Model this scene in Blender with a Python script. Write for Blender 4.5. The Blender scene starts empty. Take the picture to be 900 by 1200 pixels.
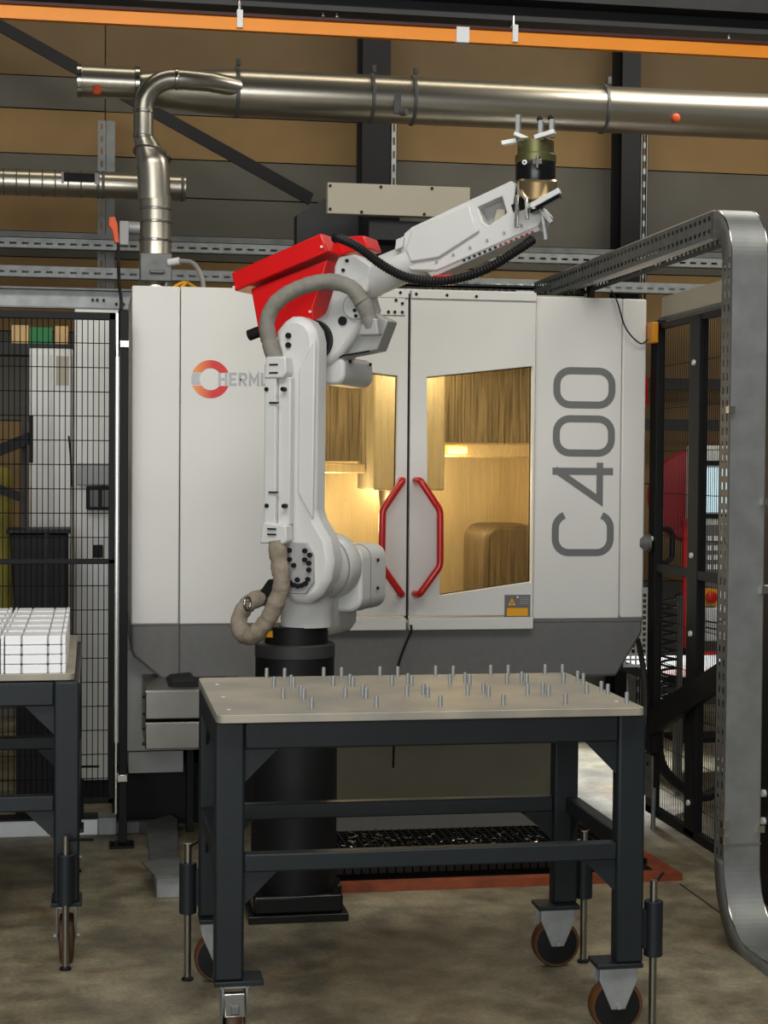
import bpy, bmesh, math, random
from mathutils import Vector, Matrix
from mathutils.geometry import tessellate_polygon
random.seed(7)
S = bpy.context.scene
COL = S.collection
PI = math.pi

# ------------------------------------------------------------------ camera
F, PITCH, ROLL, YAW, HC = 1957.2, -.0287, .0078, .1731, 1.7274
fw = Vector((math.sin(YAW)*math.cos(PITCH), math.cos(YAW)*math.cos(PITCH), math.sin(PITCH)))
rt = Vector((math.cos(YAW), -math.sin(YAW), 0)); up = rt.cross(fw)
r2 = rt*math.cos(ROLL)+up*math.sin(ROLL); u2 = -rt*math.sin(ROLL)+up*math.cos(ROLL)
cd = bpy.data.cameras.new('camera'); cam = bpy.data.objects.new('camera', cd); COL.objects.link(cam)
cam.matrix_world = Matrix(((r2.x, u2.x, -fw.x, 0), (r2.y, u2.y, -fw.y, 0), (r2.z, u2.z, -fw.z, HC), (0, 0, 0, 1)))
cd.sensor_fit = 'VERTICAL'; cd.sensor_height = 24.0; cd.lens = F/1200*24.0; cd.clip_end = 100
S.camera = cam
# ------------------------------------------------------------------ world, lamps, exposure
S.view_settings.view_transform = 'Standard'; S.view_settings.look = 'None'
S.view_settings.gamma = 1; S.view_settings.exposure = 0.0
S.view_settings.use_curve_mapping = False
W = bpy.data.worlds.new('hall'); S.world = W; W.use_nodes = True
W.node_tree.nodes['Background'].inputs[0].default_value = (.86, .93, 1, 1)
W.node_tree.nodes['Background'].inputs[1].default_value = .10
def area(name, loc, aim, sx, sy, e, col=(1, 1, 1)):
    l = bpy.data.lights.new(name, 'AREA'); l.shape = 'RECTANGLE'; l.size = sx; l.size_y = sy; l.energy = e; l.color = col
    o = bpy.data.objects.new(name, l); COL.objects.link(o); o.location = loc
    o.rotation_euler = (Vector(aim)-Vector(loc)).to_track_quat('-Z', 'Y').to_euler(); return o
area('hall_lamp_or_fill', (-1.0, 2.2, 6.4), (.8, 7.4, 1.2), 5, 1.6, 210, (1, .97, .91))
area('hall_lamp_or_fill', (3.2, 3.0, 6.4), (1.6, 7.6, 1.0), 5, 1.6, 130, (1, .96, .89))
area('hall_window', (-2.0, -4.5, 2.6), (1.0, 8, 1.2), 7, 3.6, 400, (.96, .98, 1))
area('hall_lamp_or_fill', (1.5, 9.0, 6.6), (1.5, 11.4, 3), 5, .6, 36, (1, .9, .72))
area('hall_lamp_or_fill', (4.2, 8.6, 5.2), (3.9, 9.2, .3), 2, .6, 75, (1, .95, .86))  # added fill that brightens the station behind the gate, no lamp known there
sp = bpy.data.lights.new('daylight', 'SPOT'); sp.energy = 2200; sp.spot_size = .5; sp.spot_blend = .5; sp.shadow_soft_size = .3; sp.color = (.92, .97, 1)
so = bpy.data.objects.new('daylight', sp); COL.objects.link(so); so.location = (2.86, 11.3, 3.3)
so.rotation_euler = (Vector((2.74, 8.9, 0))-Vector(so.location)).to_track_quat('-Z', 'Y').to_euler()

# ------------------------------------------------------------------ materials
MATS = {}
def lin(c): return tuple(((x/255+.055)/1.055)**2.4 if x/255 > .04045 else x/255/12.92 for x in c)
def pm(name, rgb, rough=.5, metal=0.0, var=.12, scale=6.0, bump=0.0, stretch=(1, 1, 1), rgb2=None, spec=None, emit=None, bscale=None, coat=0):
    m = bpy.data.materials.new(name); m.use_nodes = True; nt = m.node_tree; N = nt.nodes; L = nt.links
    b = N['Principled BSDF']; c = lin(rgb)
    b.inputs['Roughness'].default_value = rough; b.inputs['Metallic'].default_value = metal
    if spec is not None: b.inputs['Specular IOR Level'].default_value = spec
    if coat: b.inputs['Coat Weight'].default_value = coat; b.inputs['Coat Roughness'].default_value = .15
    tc = N.new('ShaderNodeTexCoord'); mp = N.new('ShaderNodeMapping'); mp.inputs['Scale'].default_value = stretch
    L.new(tc.outputs['Object'], mp.inputs[0])
    nz = N.new('ShaderNodeTexNoise'); nz.inputs['Scale'].default_value = scale; nz.inputs['Detail'].default_value = 6
    L.new(mp.outputs[0], nz.inputs['Vector'])
    cr = N.new('ShaderNodeValToRGB'); e = cr.color_ramp.elements
    e[0].position = .3; e[1].position = .7
    c2 = lin(rgb2) if rgb2 else tuple(min(1, x*(1+var)) for x in c)
    c1 = c if rgb2 else tuple(x*(1-var) for x in c)
    e[0].color = (*c1, 1); e[1].color = (*c2, 1)
    L.new(nz.outputs[0], cr.inputs[0]); L.new(cr.outputs[0], b.inputs['Base Color'])
    if bump:
        n2 = N.new('ShaderNodeTexNoise'); n2.inputs['Scale'].default_value = bscale or scale*8; n2.inputs['Detail'].default_value = 4
        L.new(mp.outputs[0], n2.inputs['Vector'])
        bp = N.new('ShaderNodeBump'); bp.inputs['Strength'].default_value = bump; bp.inputs['Distance'].default_value = .01
        L.new(n2.outputs[0], bp.inputs['Height']); L.new(bp.outputs[0], b.inputs['Normal'])
    if emit:
        b.inputs['Emission Color'].default_value = (*lin(emit[0]), 1); b.inputs['Emission Strength'].default_value = emit[1]
    MATS[name] = m; return m
pm('machine_white', (222, 221, 215), .42, var=.03, scale=2.5)
pm('machine_grey', (108, 108, 106), .55, var=.06, scale=30)
pm('robot_white', (207, 207, 204), .4, var=.03, scale=4)
pm('robot_grey', (160, 160, 160), .45, var=.05)
pm('base_grey', (170, 171, 168), .5, var=.06, scale=3)
pm('beige_panel', (176, 168, 148), .5, var=.05, scale=3)
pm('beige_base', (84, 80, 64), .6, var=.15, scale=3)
pm('black', (13, 13, 14), .55, var=.2, spec=.3)
pm('black_rubber', (17, 17, 18), .5, var=.2, spec=.35)
pm('black_gloss', (13, 13, 14), .25, var=.2)
pm('anthracite', (27, 33, 36), .48, var=.10, scale=9, bump=.05, spec=.35)
pm('steel', (150, 148, 140), .32, 1, var=.12, scale=5)
pm('bright_steel', (205, 203, 196), .22, 1, var=.08, scale=9)
pm('zinc', (158, 161, 160), .55, .6, var=.16, scale=14)
pm('conduit_zinc', (138, 140, 138), .5, .65, var=.14, scale=10)
pm('zinc_dull', (116, 118, 116), .55, .55, var=.16, scale=14)
pm('duct_steel', (200, 194, 178), .30, .92, var=.07, scale=3, stretch=(1, 1, 1))
pm('plate_alu', (144, 141, 134), .48, .3, rgb2=(178, 169, 150), scale=4.5, bump=.03)
pm('plate_edge', (188, 180, 166), .4, .6, var=.08, scale=8)
pm('block_alu', (248, 249, 250), .35, .1, var=.04, scale=3, stretch=(1, 1, 6))
pm('brass', (226, 196, 146), .3, 1, var=.12)
pm('olive_metal', (120, 118, 78), .35, .8, var=.12)
pm('red_paint', (214, 14, 16), .32, var=.06, scale=4)
pm('red_handle', (200, 30, 26), .28, var=.06, coat=.4)
pm('dark_red', (150, 18, 24), .45, var=.1)
pm('orange_rail', (240, 142, 0), .45, var=.06, scale=2)
pm('orange_edge', (124, 56, 24), .6, var=.3, scale=14)
pm('orange_cap', (230, 90, 30), .5, var=.1)
pm('rail_red', (60, 8, 8), .6)
pm('yellow', (240, 170, 20), .5, var=.06)
pm('amber_switch', (215, 140, 20), .4, var=.12)
pm('sleeve_grey', (126, 123, 115), .75, var=.12, scale=16, bump=.35, bscale=40)
pm('sleeve_brown', (138, 127, 111), .75, var=.2, scale=22, bump=.9, bscale=26)
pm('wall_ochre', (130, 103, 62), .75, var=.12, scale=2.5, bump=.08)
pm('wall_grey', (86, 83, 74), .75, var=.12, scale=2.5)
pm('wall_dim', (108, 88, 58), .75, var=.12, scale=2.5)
pm('beam_dark', (24, 24, 25), .6, var=.2, scale=3)
pm('beam_grey', (46, 46, 45), .6, var=.2, scale=3)
pm('ceiling_grey', (60, 60, 58), .8, var=.1)
pm('print_grey', (112, 113, 112), .5, var=.05)
pm('print_silver', (176, 179, 180), .4, .2, var=.08, scale=30)
pm('cloth_hivis', (128, 118, 44), .8, var=.3, scale=8)
pm('card_beige', (205, 170, 115), .7, var=.08)
pm('sign_green', (30, 120, 60), .6, var=.1)
pm('white_plastic', (225, 228, 228), .4, var=.03)
pm('cable_grey', (150, 148, 142), .5, var=.1)
pm('warm_steel', (204, 184, 148), .38, .35, var=.12, scale=3, stretch=(3, 3, .6))
pm('brown_panel', (70, 54, 30), .5, .1, var=.4, scale=6, stretch=(6, 6, .5))
pm('paper', (228, 230, 226), .6, rgb2=(214, 120, 96), scale=5, var=.1)
pm('screen_light', (200, 230, 240), .3, emit=((205, 235, 245), .55))
pm('dirt_line', (52, 48, 40), .8, var=.2)
pm('lamp_glow', (255, 220, 150), .3, emit=((255, 196, 96), 9.0))
pm('wheel_brown', (86, 50, 19), .5, var=.2, scale=9)

def floor_mat():
    m = bpy.data.materials.new('concrete'); m.use_nodes = True; nt = m.node_tree; N = nt.nodes; L = nt.links; b = N['Principled BSDF']
    tc = N.new('ShaderNodeTexCoord')
    def nz(s, d=8, dist=0):
        n = N.new('ShaderNodeTexNoise'); n.inputs['Scale'].default_value = s; n.inputs['Detail'].default_value = d
        n.inputs['Distortion'].default_value = dist; L.new(tc.outputs['Object'], n.inputs['Vector']); return n
    def ramp(n, p0, c0, p1, c1):
        r = N.new('ShaderNodeValToRGB'); e = r.color_ramp.elements; e[0].position = p0; e[1].position = p1
        e[0].color = (*lin(c0), 1); e[1].color = (*lin(c1), 1); L.new(n.outputs[0], r.inputs[0]); return r
    a = ramp(nz(1.6, 9, .6), .32, (130, 121, 97), .68, (184, 173, 143))
    c = ramp(nz(7, 6), .35, (150, 150, 150), .7, (255, 255, 255))
    d = ramp(nz(3.1, 5, 1.2), .56, (255, 255, 255), .74, (205, 170, 110))
    g = ramp(nz(60, 3), .3, (215, 215, 215), .7, (255, 255, 255))
    x = a
    for y, f in ((c, .8), (d, .7), (g, 1)):
        mx = N.new('ShaderNodeMixRGB'); mx.blend_type = 'MULTIPLY'; mx.inputs[0].default_value = f
        L.new(x.outputs[0], mx.inputs[1]); L.new(y.outputs[0], mx.inputs[2]); x = mx
    L.new(x.outputs[0], b.inputs['Base Color'])
    rr = N.new('ShaderNodeMapRange'); rr.inputs[3].default_value = .38; rr.inputs[4].default_value = .65
    L.new(nz(4).outputs[0], rr.inputs[0]); L.new(rr.outputs[0], b.inputs['Roughness'])
    bp = N.new('ShaderNodeBump'); bp.inputs['Strength'].default_value = .12; bp.inputs['Distance'].default_value = .004
    L.new(nz(25).outputs[0], bp.inputs['Height']); L.new(bp.outputs[0], b.inputs['Normal'])
    MATS['concrete'] = m
floor_mat()

def pane_mat():
    m = bpy.data.materials.new('stained_pane'); m.use_nodes = True; nt = m.node_tree; N = nt.nodes; L = nt.links
    out = N['Material Output']; N.remove(N['Principled BSDF'])
    tc = N.new('ShaderNodeTexCoord'); mp = N.new('ShaderNodeMapping'); mp.inputs['Scale'].default_value = (120, 1, 3.0)
    L.new(tc.outputs['Object'], mp.inputs[0])
    nz = N.new('ShaderNodeTexNoise'); nz.inputs['Scale'].default_value = 1; nz.inputs['Detail'].default_value = 5; L.new(mp.outputs[0], nz.inputs['Vector'])
    tr = N.new('ShaderNodeBsdfTransparent'); tr.inputs[0].default_value = (.97, .91, .75, 1)
    df = N.new('ShaderNodeBsdfDiffuse'); df.inputs[0].default_value = (*lin((214, 190, 140)), 1)
    tl = N.new('ShaderNodeBsdfTranslucent'); tl.inputs[0].default_value = (*lin((250, 222, 160)), 1)
    gl = N.new('ShaderNodeBsdfGlossy'); gl.inputs['Roughness'].default_value = .12
    m1 = N.new('ShaderNodeMixShader'); m1.inputs[0].default_value = .55; L.new(df.outputs[0], m1.inputs[1]); L.new(tl.outputs[0], m1.inputs[2])
    mr = N.new('ShaderNodeMapRange'); mr.inputs[1].default_value = .35; mr.inputs[2].default_value = .7; mr.inputs[3].default_value = .03; mr.inputs[4].default_value = .26
    L.new(nz.outputs[0], mr.inputs[0])
    sz = N.new('ShaderNodeSeparateXYZ'); L.new(tc.outputs['Object'], sz.inputs[0])
    hz = N.new('ShaderNodeMapRange'); hz.inputs[1].default_value = .35; hz.inputs[2].default_value = .8; hz.inputs[3].default_value = .35; hz.inputs[4].default_value = 1.0
    L.new(sz.outputs[2], hz.inputs[0])
    mu = N.new('ShaderNodeMath'); mu.operation = 'MULTIPLY'; L.new(mr.outputs[0], mu.inputs[0]); L.new(hz.outputs[0], mu.inputs[1]); mr = mu
    m2 = N.new('ShaderNodeMixShader'); L.new(mr.outputs[0], m2.inputs[0]); L.new(tr.outputs[0], m2.inputs[1]); L.new(m1.outputs[0], m2.inputs[2])
    m3 = N.new('ShaderNodeMixShader'); m3.inputs[0].default_value = .05; L.new(m2.outputs[0], m3.inputs[1]); L.new(gl.outputs[0], m3.inputs[2])
    L.new(m3.outputs[0], out.inputs[0]); MATS['stained_pane'] = m
pane_mat()
def logo_mat():
    m = bpy.data.materials.new('logo_print'); m.use_nodes = True; nt = m.node_tree; N = nt.nodes; L = nt.links; b = N['Principled BSDF']
    tc = N.new('ShaderNodeTexCoord'); sx = N.new('ShaderNodeSeparateXYZ'); L.new(tc.outputs['Generated'], sx.inputs[0])
    r = N.new('ShaderNodeValToRGB'); e = r.color_ramp.elements
    e[0].color = (*lin((238, 150, 84)), 1); e[1].color = (*lin((214, 52, 50)), 1); e[0].position = .08; e[1].position = .55
    L.new(sx.outputs[0], r.inputs[0]); L.new(r.outputs[0], b.inputs['Base Color']); b.inputs['Roughness'].default_value = .45
    MATS['logo_print'] = m
logo_mat()

# ------------------------------------------------------------------ mesh builder
class MB:
    def __init__(s, M=None): s.bm = bmesh.new(); s.M = M or Matrix()
    def v(s, p): return s.bm.verts.new(s.M @ Vector(p))
    def f(s, vs):
        try: return s.bm.faces.new(vs)
        except ValueError: return None
    def box(s, x0, x1, y0, y1, z0, z1):
        p = [s.v((x, y, z)) for x in (x0, x1) for y in (y0, y1) for z in (z0, z1)]
        for q in ((0, 1, 3, 2), (4, 6, 7, 5), (0, 4, 5, 1), (2, 3, 7, 6), (0, 2, 6, 4), (1, 5, 7, 3)): s.f([p[i] for i in q])
        return s
    def quad(s, *ps): s.f([s.v(p) for p in ps]); return s
    def prism(s, pts, a0, a1, plane='xz', holes=()):
        def P(p, a):
            return (p[0], a, p[1]) if plane == 'xz' else ((a, p[0], p[1]) if plane == 'yz' else (p[0], p[1], a))
        loops = [pts]+list(holes)
        tess = tessellate_polygon([[Vector((q[0], q[1], 0)) for q in l] for l in loops])
        flat = [q for l in loops for q in l]
        A = [s.v(P(q, a0)) for q in flat]; B = [s.v(P(q, a1)) for q in flat]
        if not holes:
            s.f(A); s.f(B[::-1])
        else:
            for t in tess: s.f([A[i] for i in t]); s.f([B[i] for i in t[::-1]])
        k = 0
        for l in loops:
            n = len(l)
            for i in range(n): s.f([A[k+i], A[k+(i+1) % n], B[k+(i+1) % n], B[k+i]])
            k += n
        return s
    def frame(s, d):
        d = Vector(d).normalized(); a = Vector((0, 0, 1)) if abs(d.z) < .9 else Vector((1, 0, 0))
        x = d.cross(a).normalized(); return x, d.cross(x)
    def lathe(s, p, d, prof, n=20, caps=True):
        p = Vector(p); d = Vector(d).normalized(); x, y = s.frame(d); rings = []
        for r, h in prof:
            rings.append([s.v(p+d*h+(x*math.cos(t)+y*math.sin(t))*r) for t in [2*PI*i/n for i in range(n)]])
        for A, B in zip(rings, rings[1:]):
            for i in range(n): s.f([A[i], A[(i+1) % n], B[(i+1) % n], B[i]])
        if caps: s.f(rings[0][::-1]); s.f(rings[-1])
        return s
    def cyl(s, p, q, r, r2=None, n=16):
        d = Vector(q)-Vector(p); return s.lathe(p, d, [(r, 0), (r if r2 is None else r2, d.length)], n)
    def tube(s, pts, r, n=10, closed=False):
        P = [Vector(p) for p in pts]; m = len(P); rings = []; x = None
        for i in range(m):
            d = (P[(i+1) % m]-P[i-1]) if closed else (P[min(i+1, m-1)]-P[max(i-1, 0)])
            d = d.normalized()
            if x is None: x, _ = s.frame(d)
            x = (x-d*x.dot(d)).normalized(); y = d.cross(x)
            k = 1.0
            if 0 < i < m-1 or closed:
                a = (P[i]-P[i-1]).normalized(); k = 1/max(.5, abs(a.dot(d)))
            rr = (r[i] if isinstance(r, (list, tuple)) else r)
            rings.append([s.v(P[i]+(x*math.cos(t)+y*math.sin(t))*rr) for t in [2*PI*j/n for j in range(n)]])
        pr = list(zip(rings, rings[1:]))+([(rings[-1], rings[0])] if closed else [])
        for A, B in pr:
            for i in range(n): s.f([A[i], A[(i+1) % n], B[(i+1) % n], B[i]])
        if not closed: s.f(rings[0][::-1]); s.f(rings[-1])
        return s
    def ball(s, c, r, sx=1, sy=1, sz=1, n=14):
        k = n//2
        prof = [(max(.001, r*math.sin(PI*i/k)), -r*math.cos(PI*i/k)) for i in range(k+1)]
        st = len(s.bm.verts); s.lathe(c, (0, 0, 1), prof, n); return s
    def slots(s, o, e1, e2, L, rows, cell, slot, th):
        """flat strip with oblong holes: rows = list of (v0, v1, vc) bands with slots centred at vc, plus solid bands (v0, v1, None)"""
        o, e1, e2 = Vector(o), Vector(e1), Vector(e2); nrm = e1.cross(e2)*th
        def q(u0, u1, v0, v1):
            a, b, c, d = [o+e1*u+e2*w for u, w in ((u0, v0), (u1, v0), (u1, v1), (u0, v1))]
            s.quad(a, b, c, d); s.quad(a+nrm, d+nrm, c+nrm, b+nrm)
        n = max(1, int(round(L/cell))); cw = L/n
        for v0, v1, vc in rows:
            if vc is None: q(0, L, v0, v1); continue
            h = slot[1]/2; q(0, L, v0, vc-h); q(0, L, vc+h, v1)
            for i in range(n+1):
                u0 = max(0, i*cw-(cw-slot[0])/2); u1 = min(L, i*cw+(cw-slot[0])/2); q(u0, u1, vc-h, vc+h)
        return s
    def build(s, name, mat, parent=None, bev=0, smooth=35, kind=None, label=None, cat=None, group=None, solid=0):
        bm = s.bm; bmesh.ops.remove_doubles(bm, verts=bm.verts, dist=1e-5); bmesh.ops.recalc_face_normals(bm, faces=bm.faces)
        xs = [v.co for v in bm.verts]
        lo = Vector([min(c[i] for c in xs) for i in range(3)]); hi = Vector([max(c[i] for c in xs) for i in range(3)])
        loc = Vector(((lo.x+hi.x)/2, (lo.y+hi.y)/2, lo.z))
        for v in bm.verts: v.co -= loc
        me = bpy.data.meshes.new(name); bm.to_mesh(me); bm.free()
        if smooth:
            me.polygons.foreach_set('use_smooth', [True]*len(me.polygons)); me.set_sharp_from_angle(angle=math.radians(smooth))
        me.materials.append(MATS[mat]); o = bpy.data.objects.new(name, me); COL.objects.link(o)
        o.location = loc; o['wm'] = 0; del o['wm']
        if parent is not None: o.parent = parent; o.matrix_parent_inverse = wm(parent).inverted()
        WM[o.name] = Matrix.Translation(loc)
        if solid: md = o.modifiers.new('solid', 'SOLIDIFY'); md.thickness = solid; md.offset = 0
        if bev:
            md = o.modifiers.new('bevel', 'BEVEL'); md.width = bev; md.segments = 2; md.limit_method = 'ANGLE'; md.angle_limit = math.radians(40)
            md.harden_normals = False
        tag(o, label, cat, group, kind); return o
WM = {}
def wm(o): return WM[o.name]
def tag(o, label=None, cat=None, group=None, kind=None):
    if label: o['label'] = label
    if cat: o['category'] = cat
    if group: o['group'] = group
    if kind: o['kind'] = kind
def thing(name, loc, label, cat, group=None):
    o = bpy.data.objects.new(name, None); COL.objects.link(o); o.location = loc; o.empty_display_size = .1
    WM[o.name] = Matrix.Translation(Vector(loc)); tag(o, label, cat, group); return o
def copy_tree(o, parent=None):
    c = o.copy(); COL.objects.link(c)
    if parent is not None: c.parent = parent
    for ch in list(o.children): copy_tree(ch, c)
    return c
def bx(name, mat, parent, *b, bev=0, **k): return MB().box(*b).build(name, mat, parent, bev=bev, **k)
def rrect(x0, x1, z0, z1, r, n=5):
    out = []
    for cx, cz, a in ((x1-r, z1-r, 0), (x0+r, z1-r, PI/2), (x0+r, z0+r, PI), (x1-r, z0+r, 1.5*PI)):
        for i in range(n+1): t = a+PI/2*i/n; out.append((cx+r*math.cos(t), cz+r*math.sin(t)))
    return out
def arc(cx, cz, r, a0, a1, n=16): return [(cx+r*math.cos(math.radians(a0+(a1-a0)*i/n)), cz+r*math.sin(math.radians(a0+(a1-a0)*i/n))) for i in range(n+1)]
def spline(pts, n=6):
    P = [Vector(p) for p in pts]; P = [2*P[0]-P[1]]+P+[2*P[-1]-P[-2]]; out = []
    for i in range(1, len(P)-2):
        a, b, c, d = P[i-1:i+3]
        for k in range(n):
            t = k/n; out.append(.5*((2*b)+(c-a)*t+(2*a-5*b+4*c-d)*t*t+(3*b-a-3*c+d)*t**3))
    out.append(P[-2]); return out
def resample(pts, step):
    out = [pts[0].copy()]; acc = 0
    for a, b in zip(pts, pts[1:]):
        L = (b-a).length
        if L < 1e-9: continue
        t = step-acc
        while t <= L: out.append(a+(b-a)*(t/L)); t += step
        acc = (acc+L) % step
    return out
def corrugated(mb, pts, r, step, depth, n=10):
    P = resample(spline(pts, 12), step); mb.tube(P, [r if i % 2 else r-depth for i in range(len(P))], n); return mb
def stroke(mb, pts, w, y0, y1, closed=False):
    P = [Vector((p[0], p[1])) for p in pts]; n = len(P); Lf, Rt = [], []
    for i in range(n):
        a = P[i]-P[i-1] if (closed or i > 0) else P[1]-P[0]
        b = P[(i+1) % n]-P[i] if (closed or i < n-1) else a
        a = a.normalized(); b = b.normalized(); na = Vector((-a.y, a.x)); nb = Vector((-b.y, b.x)); m = (na+nb).normalized()
        k = w/2/max(.35, m.dot(na)); Lf.append(P[i]+m*k); Rt.append(P[i]-m*k)
    for i in range(n if closed else n-1):
        j = (i+1) % n; q = [Lf[i], Lf[j], Rt[j], Rt[i]]
        A = [mb.v((p.x, y0, p.y)) for p in q]; B = [mb.v((p.x, y1, p.y)) for p in q]
        mb.f(A); mb.f(B[::-1])
        for t in range(4): mb.f([A[t], A[(t+1) % 4], B[(t+1) % 4], B[t]])
    return mb

# ------------------------------------------------------------------ room shell
MB().box(-7, 9, -6, 13, -.1, 0).build('floor', 'concrete', kind='structure', smooth=0)
MB().box(-7, 9, -6, 13, 7.4, 7.5).build('ceiling', 'ceiling_grey', kind='structure', smooth=0)
wb = bx('wall_back', 'wall_grey', None, -7, 9, 11.56, 11.7, 0, 7.4, smooth=0, kind='structure')
cuts = [-2.6, .08, 1.9, 3.68, 5.5]
for k in range(len(cuts)-1):
    x0, x1 = cuts[k]+.004, cuts[k+1]-.004
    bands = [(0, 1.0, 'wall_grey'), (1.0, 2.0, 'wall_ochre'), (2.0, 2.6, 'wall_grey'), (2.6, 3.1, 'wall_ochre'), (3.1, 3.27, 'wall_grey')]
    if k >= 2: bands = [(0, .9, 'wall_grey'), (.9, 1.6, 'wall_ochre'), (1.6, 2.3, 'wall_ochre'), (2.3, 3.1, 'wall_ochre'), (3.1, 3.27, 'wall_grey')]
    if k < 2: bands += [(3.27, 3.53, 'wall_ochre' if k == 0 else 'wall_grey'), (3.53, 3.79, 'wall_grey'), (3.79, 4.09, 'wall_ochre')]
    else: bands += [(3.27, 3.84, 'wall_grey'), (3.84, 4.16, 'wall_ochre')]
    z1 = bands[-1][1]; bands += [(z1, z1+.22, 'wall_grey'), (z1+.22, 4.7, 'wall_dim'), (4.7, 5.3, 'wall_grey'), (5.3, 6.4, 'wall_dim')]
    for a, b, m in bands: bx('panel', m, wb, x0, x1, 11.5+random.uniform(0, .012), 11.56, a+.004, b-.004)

def column(x, w, label, strut, sw=.05):
    t = thing('steel_column', (x, 11.2, 0), label, 'column')
    m = MB(); m.box(x-w/2, x+w/2, 11.08, 11.1, 0, 7.3); m.box(x-w/2, x+w/2, 11.3, 11.32, 0, 7.3); m.box(x-.01, x+.01, 11.1, 11.3, 0, 7.3)
    m.build('column_profile', 'black', t)
    if strut:
        sx = x+w/2+.004
        m = MB().slots((sx, 11.07, 0), (0, 0, 1), (1, 0, 0), 4.2, [(0, sw, sw/2)], .09, (.05, .016), .003)
        m.box(sx, sx+.004, 11.07, 11.11, 0, 4.2); m.box(sx+sw-.004, sx+sw, 11.07, 11.11, 0, 4.2)
        m.build('slotted_strut', 'zinc', t)
    return t
column(1.865, .19, 'dark steel column rising behind the middle of the white machine', True, .04)
column(3.64, .13, 'dark steel column behind the robot gripper, right of it', True, .05)
t = thing('upright_channel', (.08, 11.2, 0), 'narrow galvanized upright channel behind the left end of the round ducts', 'channel')
MB().slots((.03, 11.1, 0), (0, 0, 1), (1, 0, 0), 3.95, [(0, .05, .025)], .08, (.04, .014), .003).build('slotted_face', 'zinc_dull', t)
bx('flange', 'zinc_dull', t, .085, .14, 11.1, 11.16, 0, 3.95)
MB().prism([(-2.2, 5.27), (-2.2, 5.345), (1.42, 3.49), (1.39, 3.415)], 10.88, 10.90).build('diagonal_brace', 'black', None, label='dark diagonal steel brace sloping down behind the round ducts', cat='brace')

# overhead crane beam and orange conductor rail
t = thing('crane_beam', (1.5, 8.5, 3.96), 'dark steel crane beam running across the top above the orange rail', 'beam')
bx('lower_flange', 'beam_grey', t, -3, 7, 8.28, 8.62, 3.975, 4.0)
bx('web', 'beam_dark', t, -3, 7, 8.44, 8.46, 4.0, 4.36)
bx('upper_flange', 'beam_grey', t, -3, 7, 8.28, 8.62, 4.36, 4.39)
bx('side_channel', 'beam_grey', t, -3, 7, 8.3, 8.43, 4.09, 4.18)
for x in (1.13, 1.20, 3.26):
    for z in (3.955,): MB().cyl((x, 8.33, z), (x, 8.33, z+.03), .012, n=8).build('bolt', 'steel', t)
t = thing('conductor_rail', (1.5, 8.2, 3.83), 'orange conductor rail spanning the hall below the dark crane beam', 'rail')
MB().prism([(8.18, 3.829), (8.22, 3.829), (8.22, 3.889), (8.215, 3.895), (8.185, 3.895), (8.18, 3.889)], -3, 7, 'yz').build('rail_profile', 'orange_rail', t)
bx('rail_seat', 'rail_red', t, -3, 7, 8.17, 8.24, 3.895, 3.91)
for x in (.70, 2.075, -1.2, 3.9):
    c = bx('hanger_clip', 'white_plastic', t, x-.014, x+.014, 8.165, 8.235, 3.84, 3.925)
    MB().cyl((x, 8.2, 3.925), (x, 8.2, 3.975), .008, n=8).build('hanger_bolt', 'bright_steel', c)
bx('joint_cover', 'white_plastic', t, 1.775, 1.84, 8.166, 8.234, 3.824, 3.9)

# ducts
def ring(m, x, y, z, r, w, th): m.lathe((x-w/2, y, z), (1, 0, 0), [(r, 0), (r+th, .003), (r+th, w-.003), (r, w)], 28, False)
t = thing('ventilation_duct', (2, 9.42, 3.66), 'large round steel ventilation duct running across above the machine', 'duct')
MB().lathe((.26, 9.42, 3.80), (1, 0, 0), [(.088, 0), (.105, .12), (.13, .50), (.133, .52), (.133, 1.28), (.133, 6.2)], 40).build('main_pipe', 'duct_steel', t)
MB().lathe((-.09, 9.42, 3.825), (1, 0, 0), [(.088, 0), (.088, .33)], 32).build('end_pipe', 'duct_steel', t)
for x in (-.075, .24): 
    m = MB(); ring(m, x, 9.42, 3.825, .088, .03, .006); m.build('collar', 'bright_steel', t)
for x in (.79, 1.55, 1.79, 2.92, 4.6):
    m = MB(); ring(m, x, 9.42, 3.80, .133, .022, .008); m.box(x-.01, x+.012, 9.29, 9.33, 3.925, 3.96); m.build('clamp_band', 'zinc_dull', t)
m = MB(); m.box(1.66, 1.70, 9.27, 9.29, 3.69, 3.80); m.cyl((1.70, 9.28, 3.70), (1.73, 9.26, 3.70), .02, n=10); m.build('inspection_latch', 'zinc_dull', t)
for x, z in ((.02, 3.758), (3.32, 3.742)):
    MB().lathe((x, 9.42-.115 if x > 1 else 9.35, z), (0, -1, 0), [(.024, -.02), (.024, .025), (.015, .03)], 14).build('orange_plug', 'orange_cap', t)
t = thing('extraction_pipe', (.33, 9.2, 2.55), 'steel exhaust pipe rising from the machine top and elbowing into the duct', 'pipe')
MB().lathe((.335, 9.2, 2.55), (0, 0, 1), [(.088, 0), (.088, .13), (.086, .135), (.086, .62)], 28).build('lower_section', 'duct_steel', t)
for z in (2.84, 2.93, 3.03, 3.1):
    MB().lathe((.335, 9.2, z), (0, 0, 1), [(.086, -.008), (.092, -.004), (.092, .004), (.086, .008)], 28, False).build('bead', 'bright_steel', t)
P = spline([(.327, 9.2, 3.15), (.325, 9.2, 3.25), (.318, 9.2, 3.34), (.295, 9.2, 3.42), (.268, 9.2, 3.49)], 5)
MB().tube(P, [.088-.034*min(1, max(0, (i/(len(P)-1)-.55)/.45))**.8 for i in range(len(P))], 24).build('reducer', 'duct_steel', t)
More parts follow.
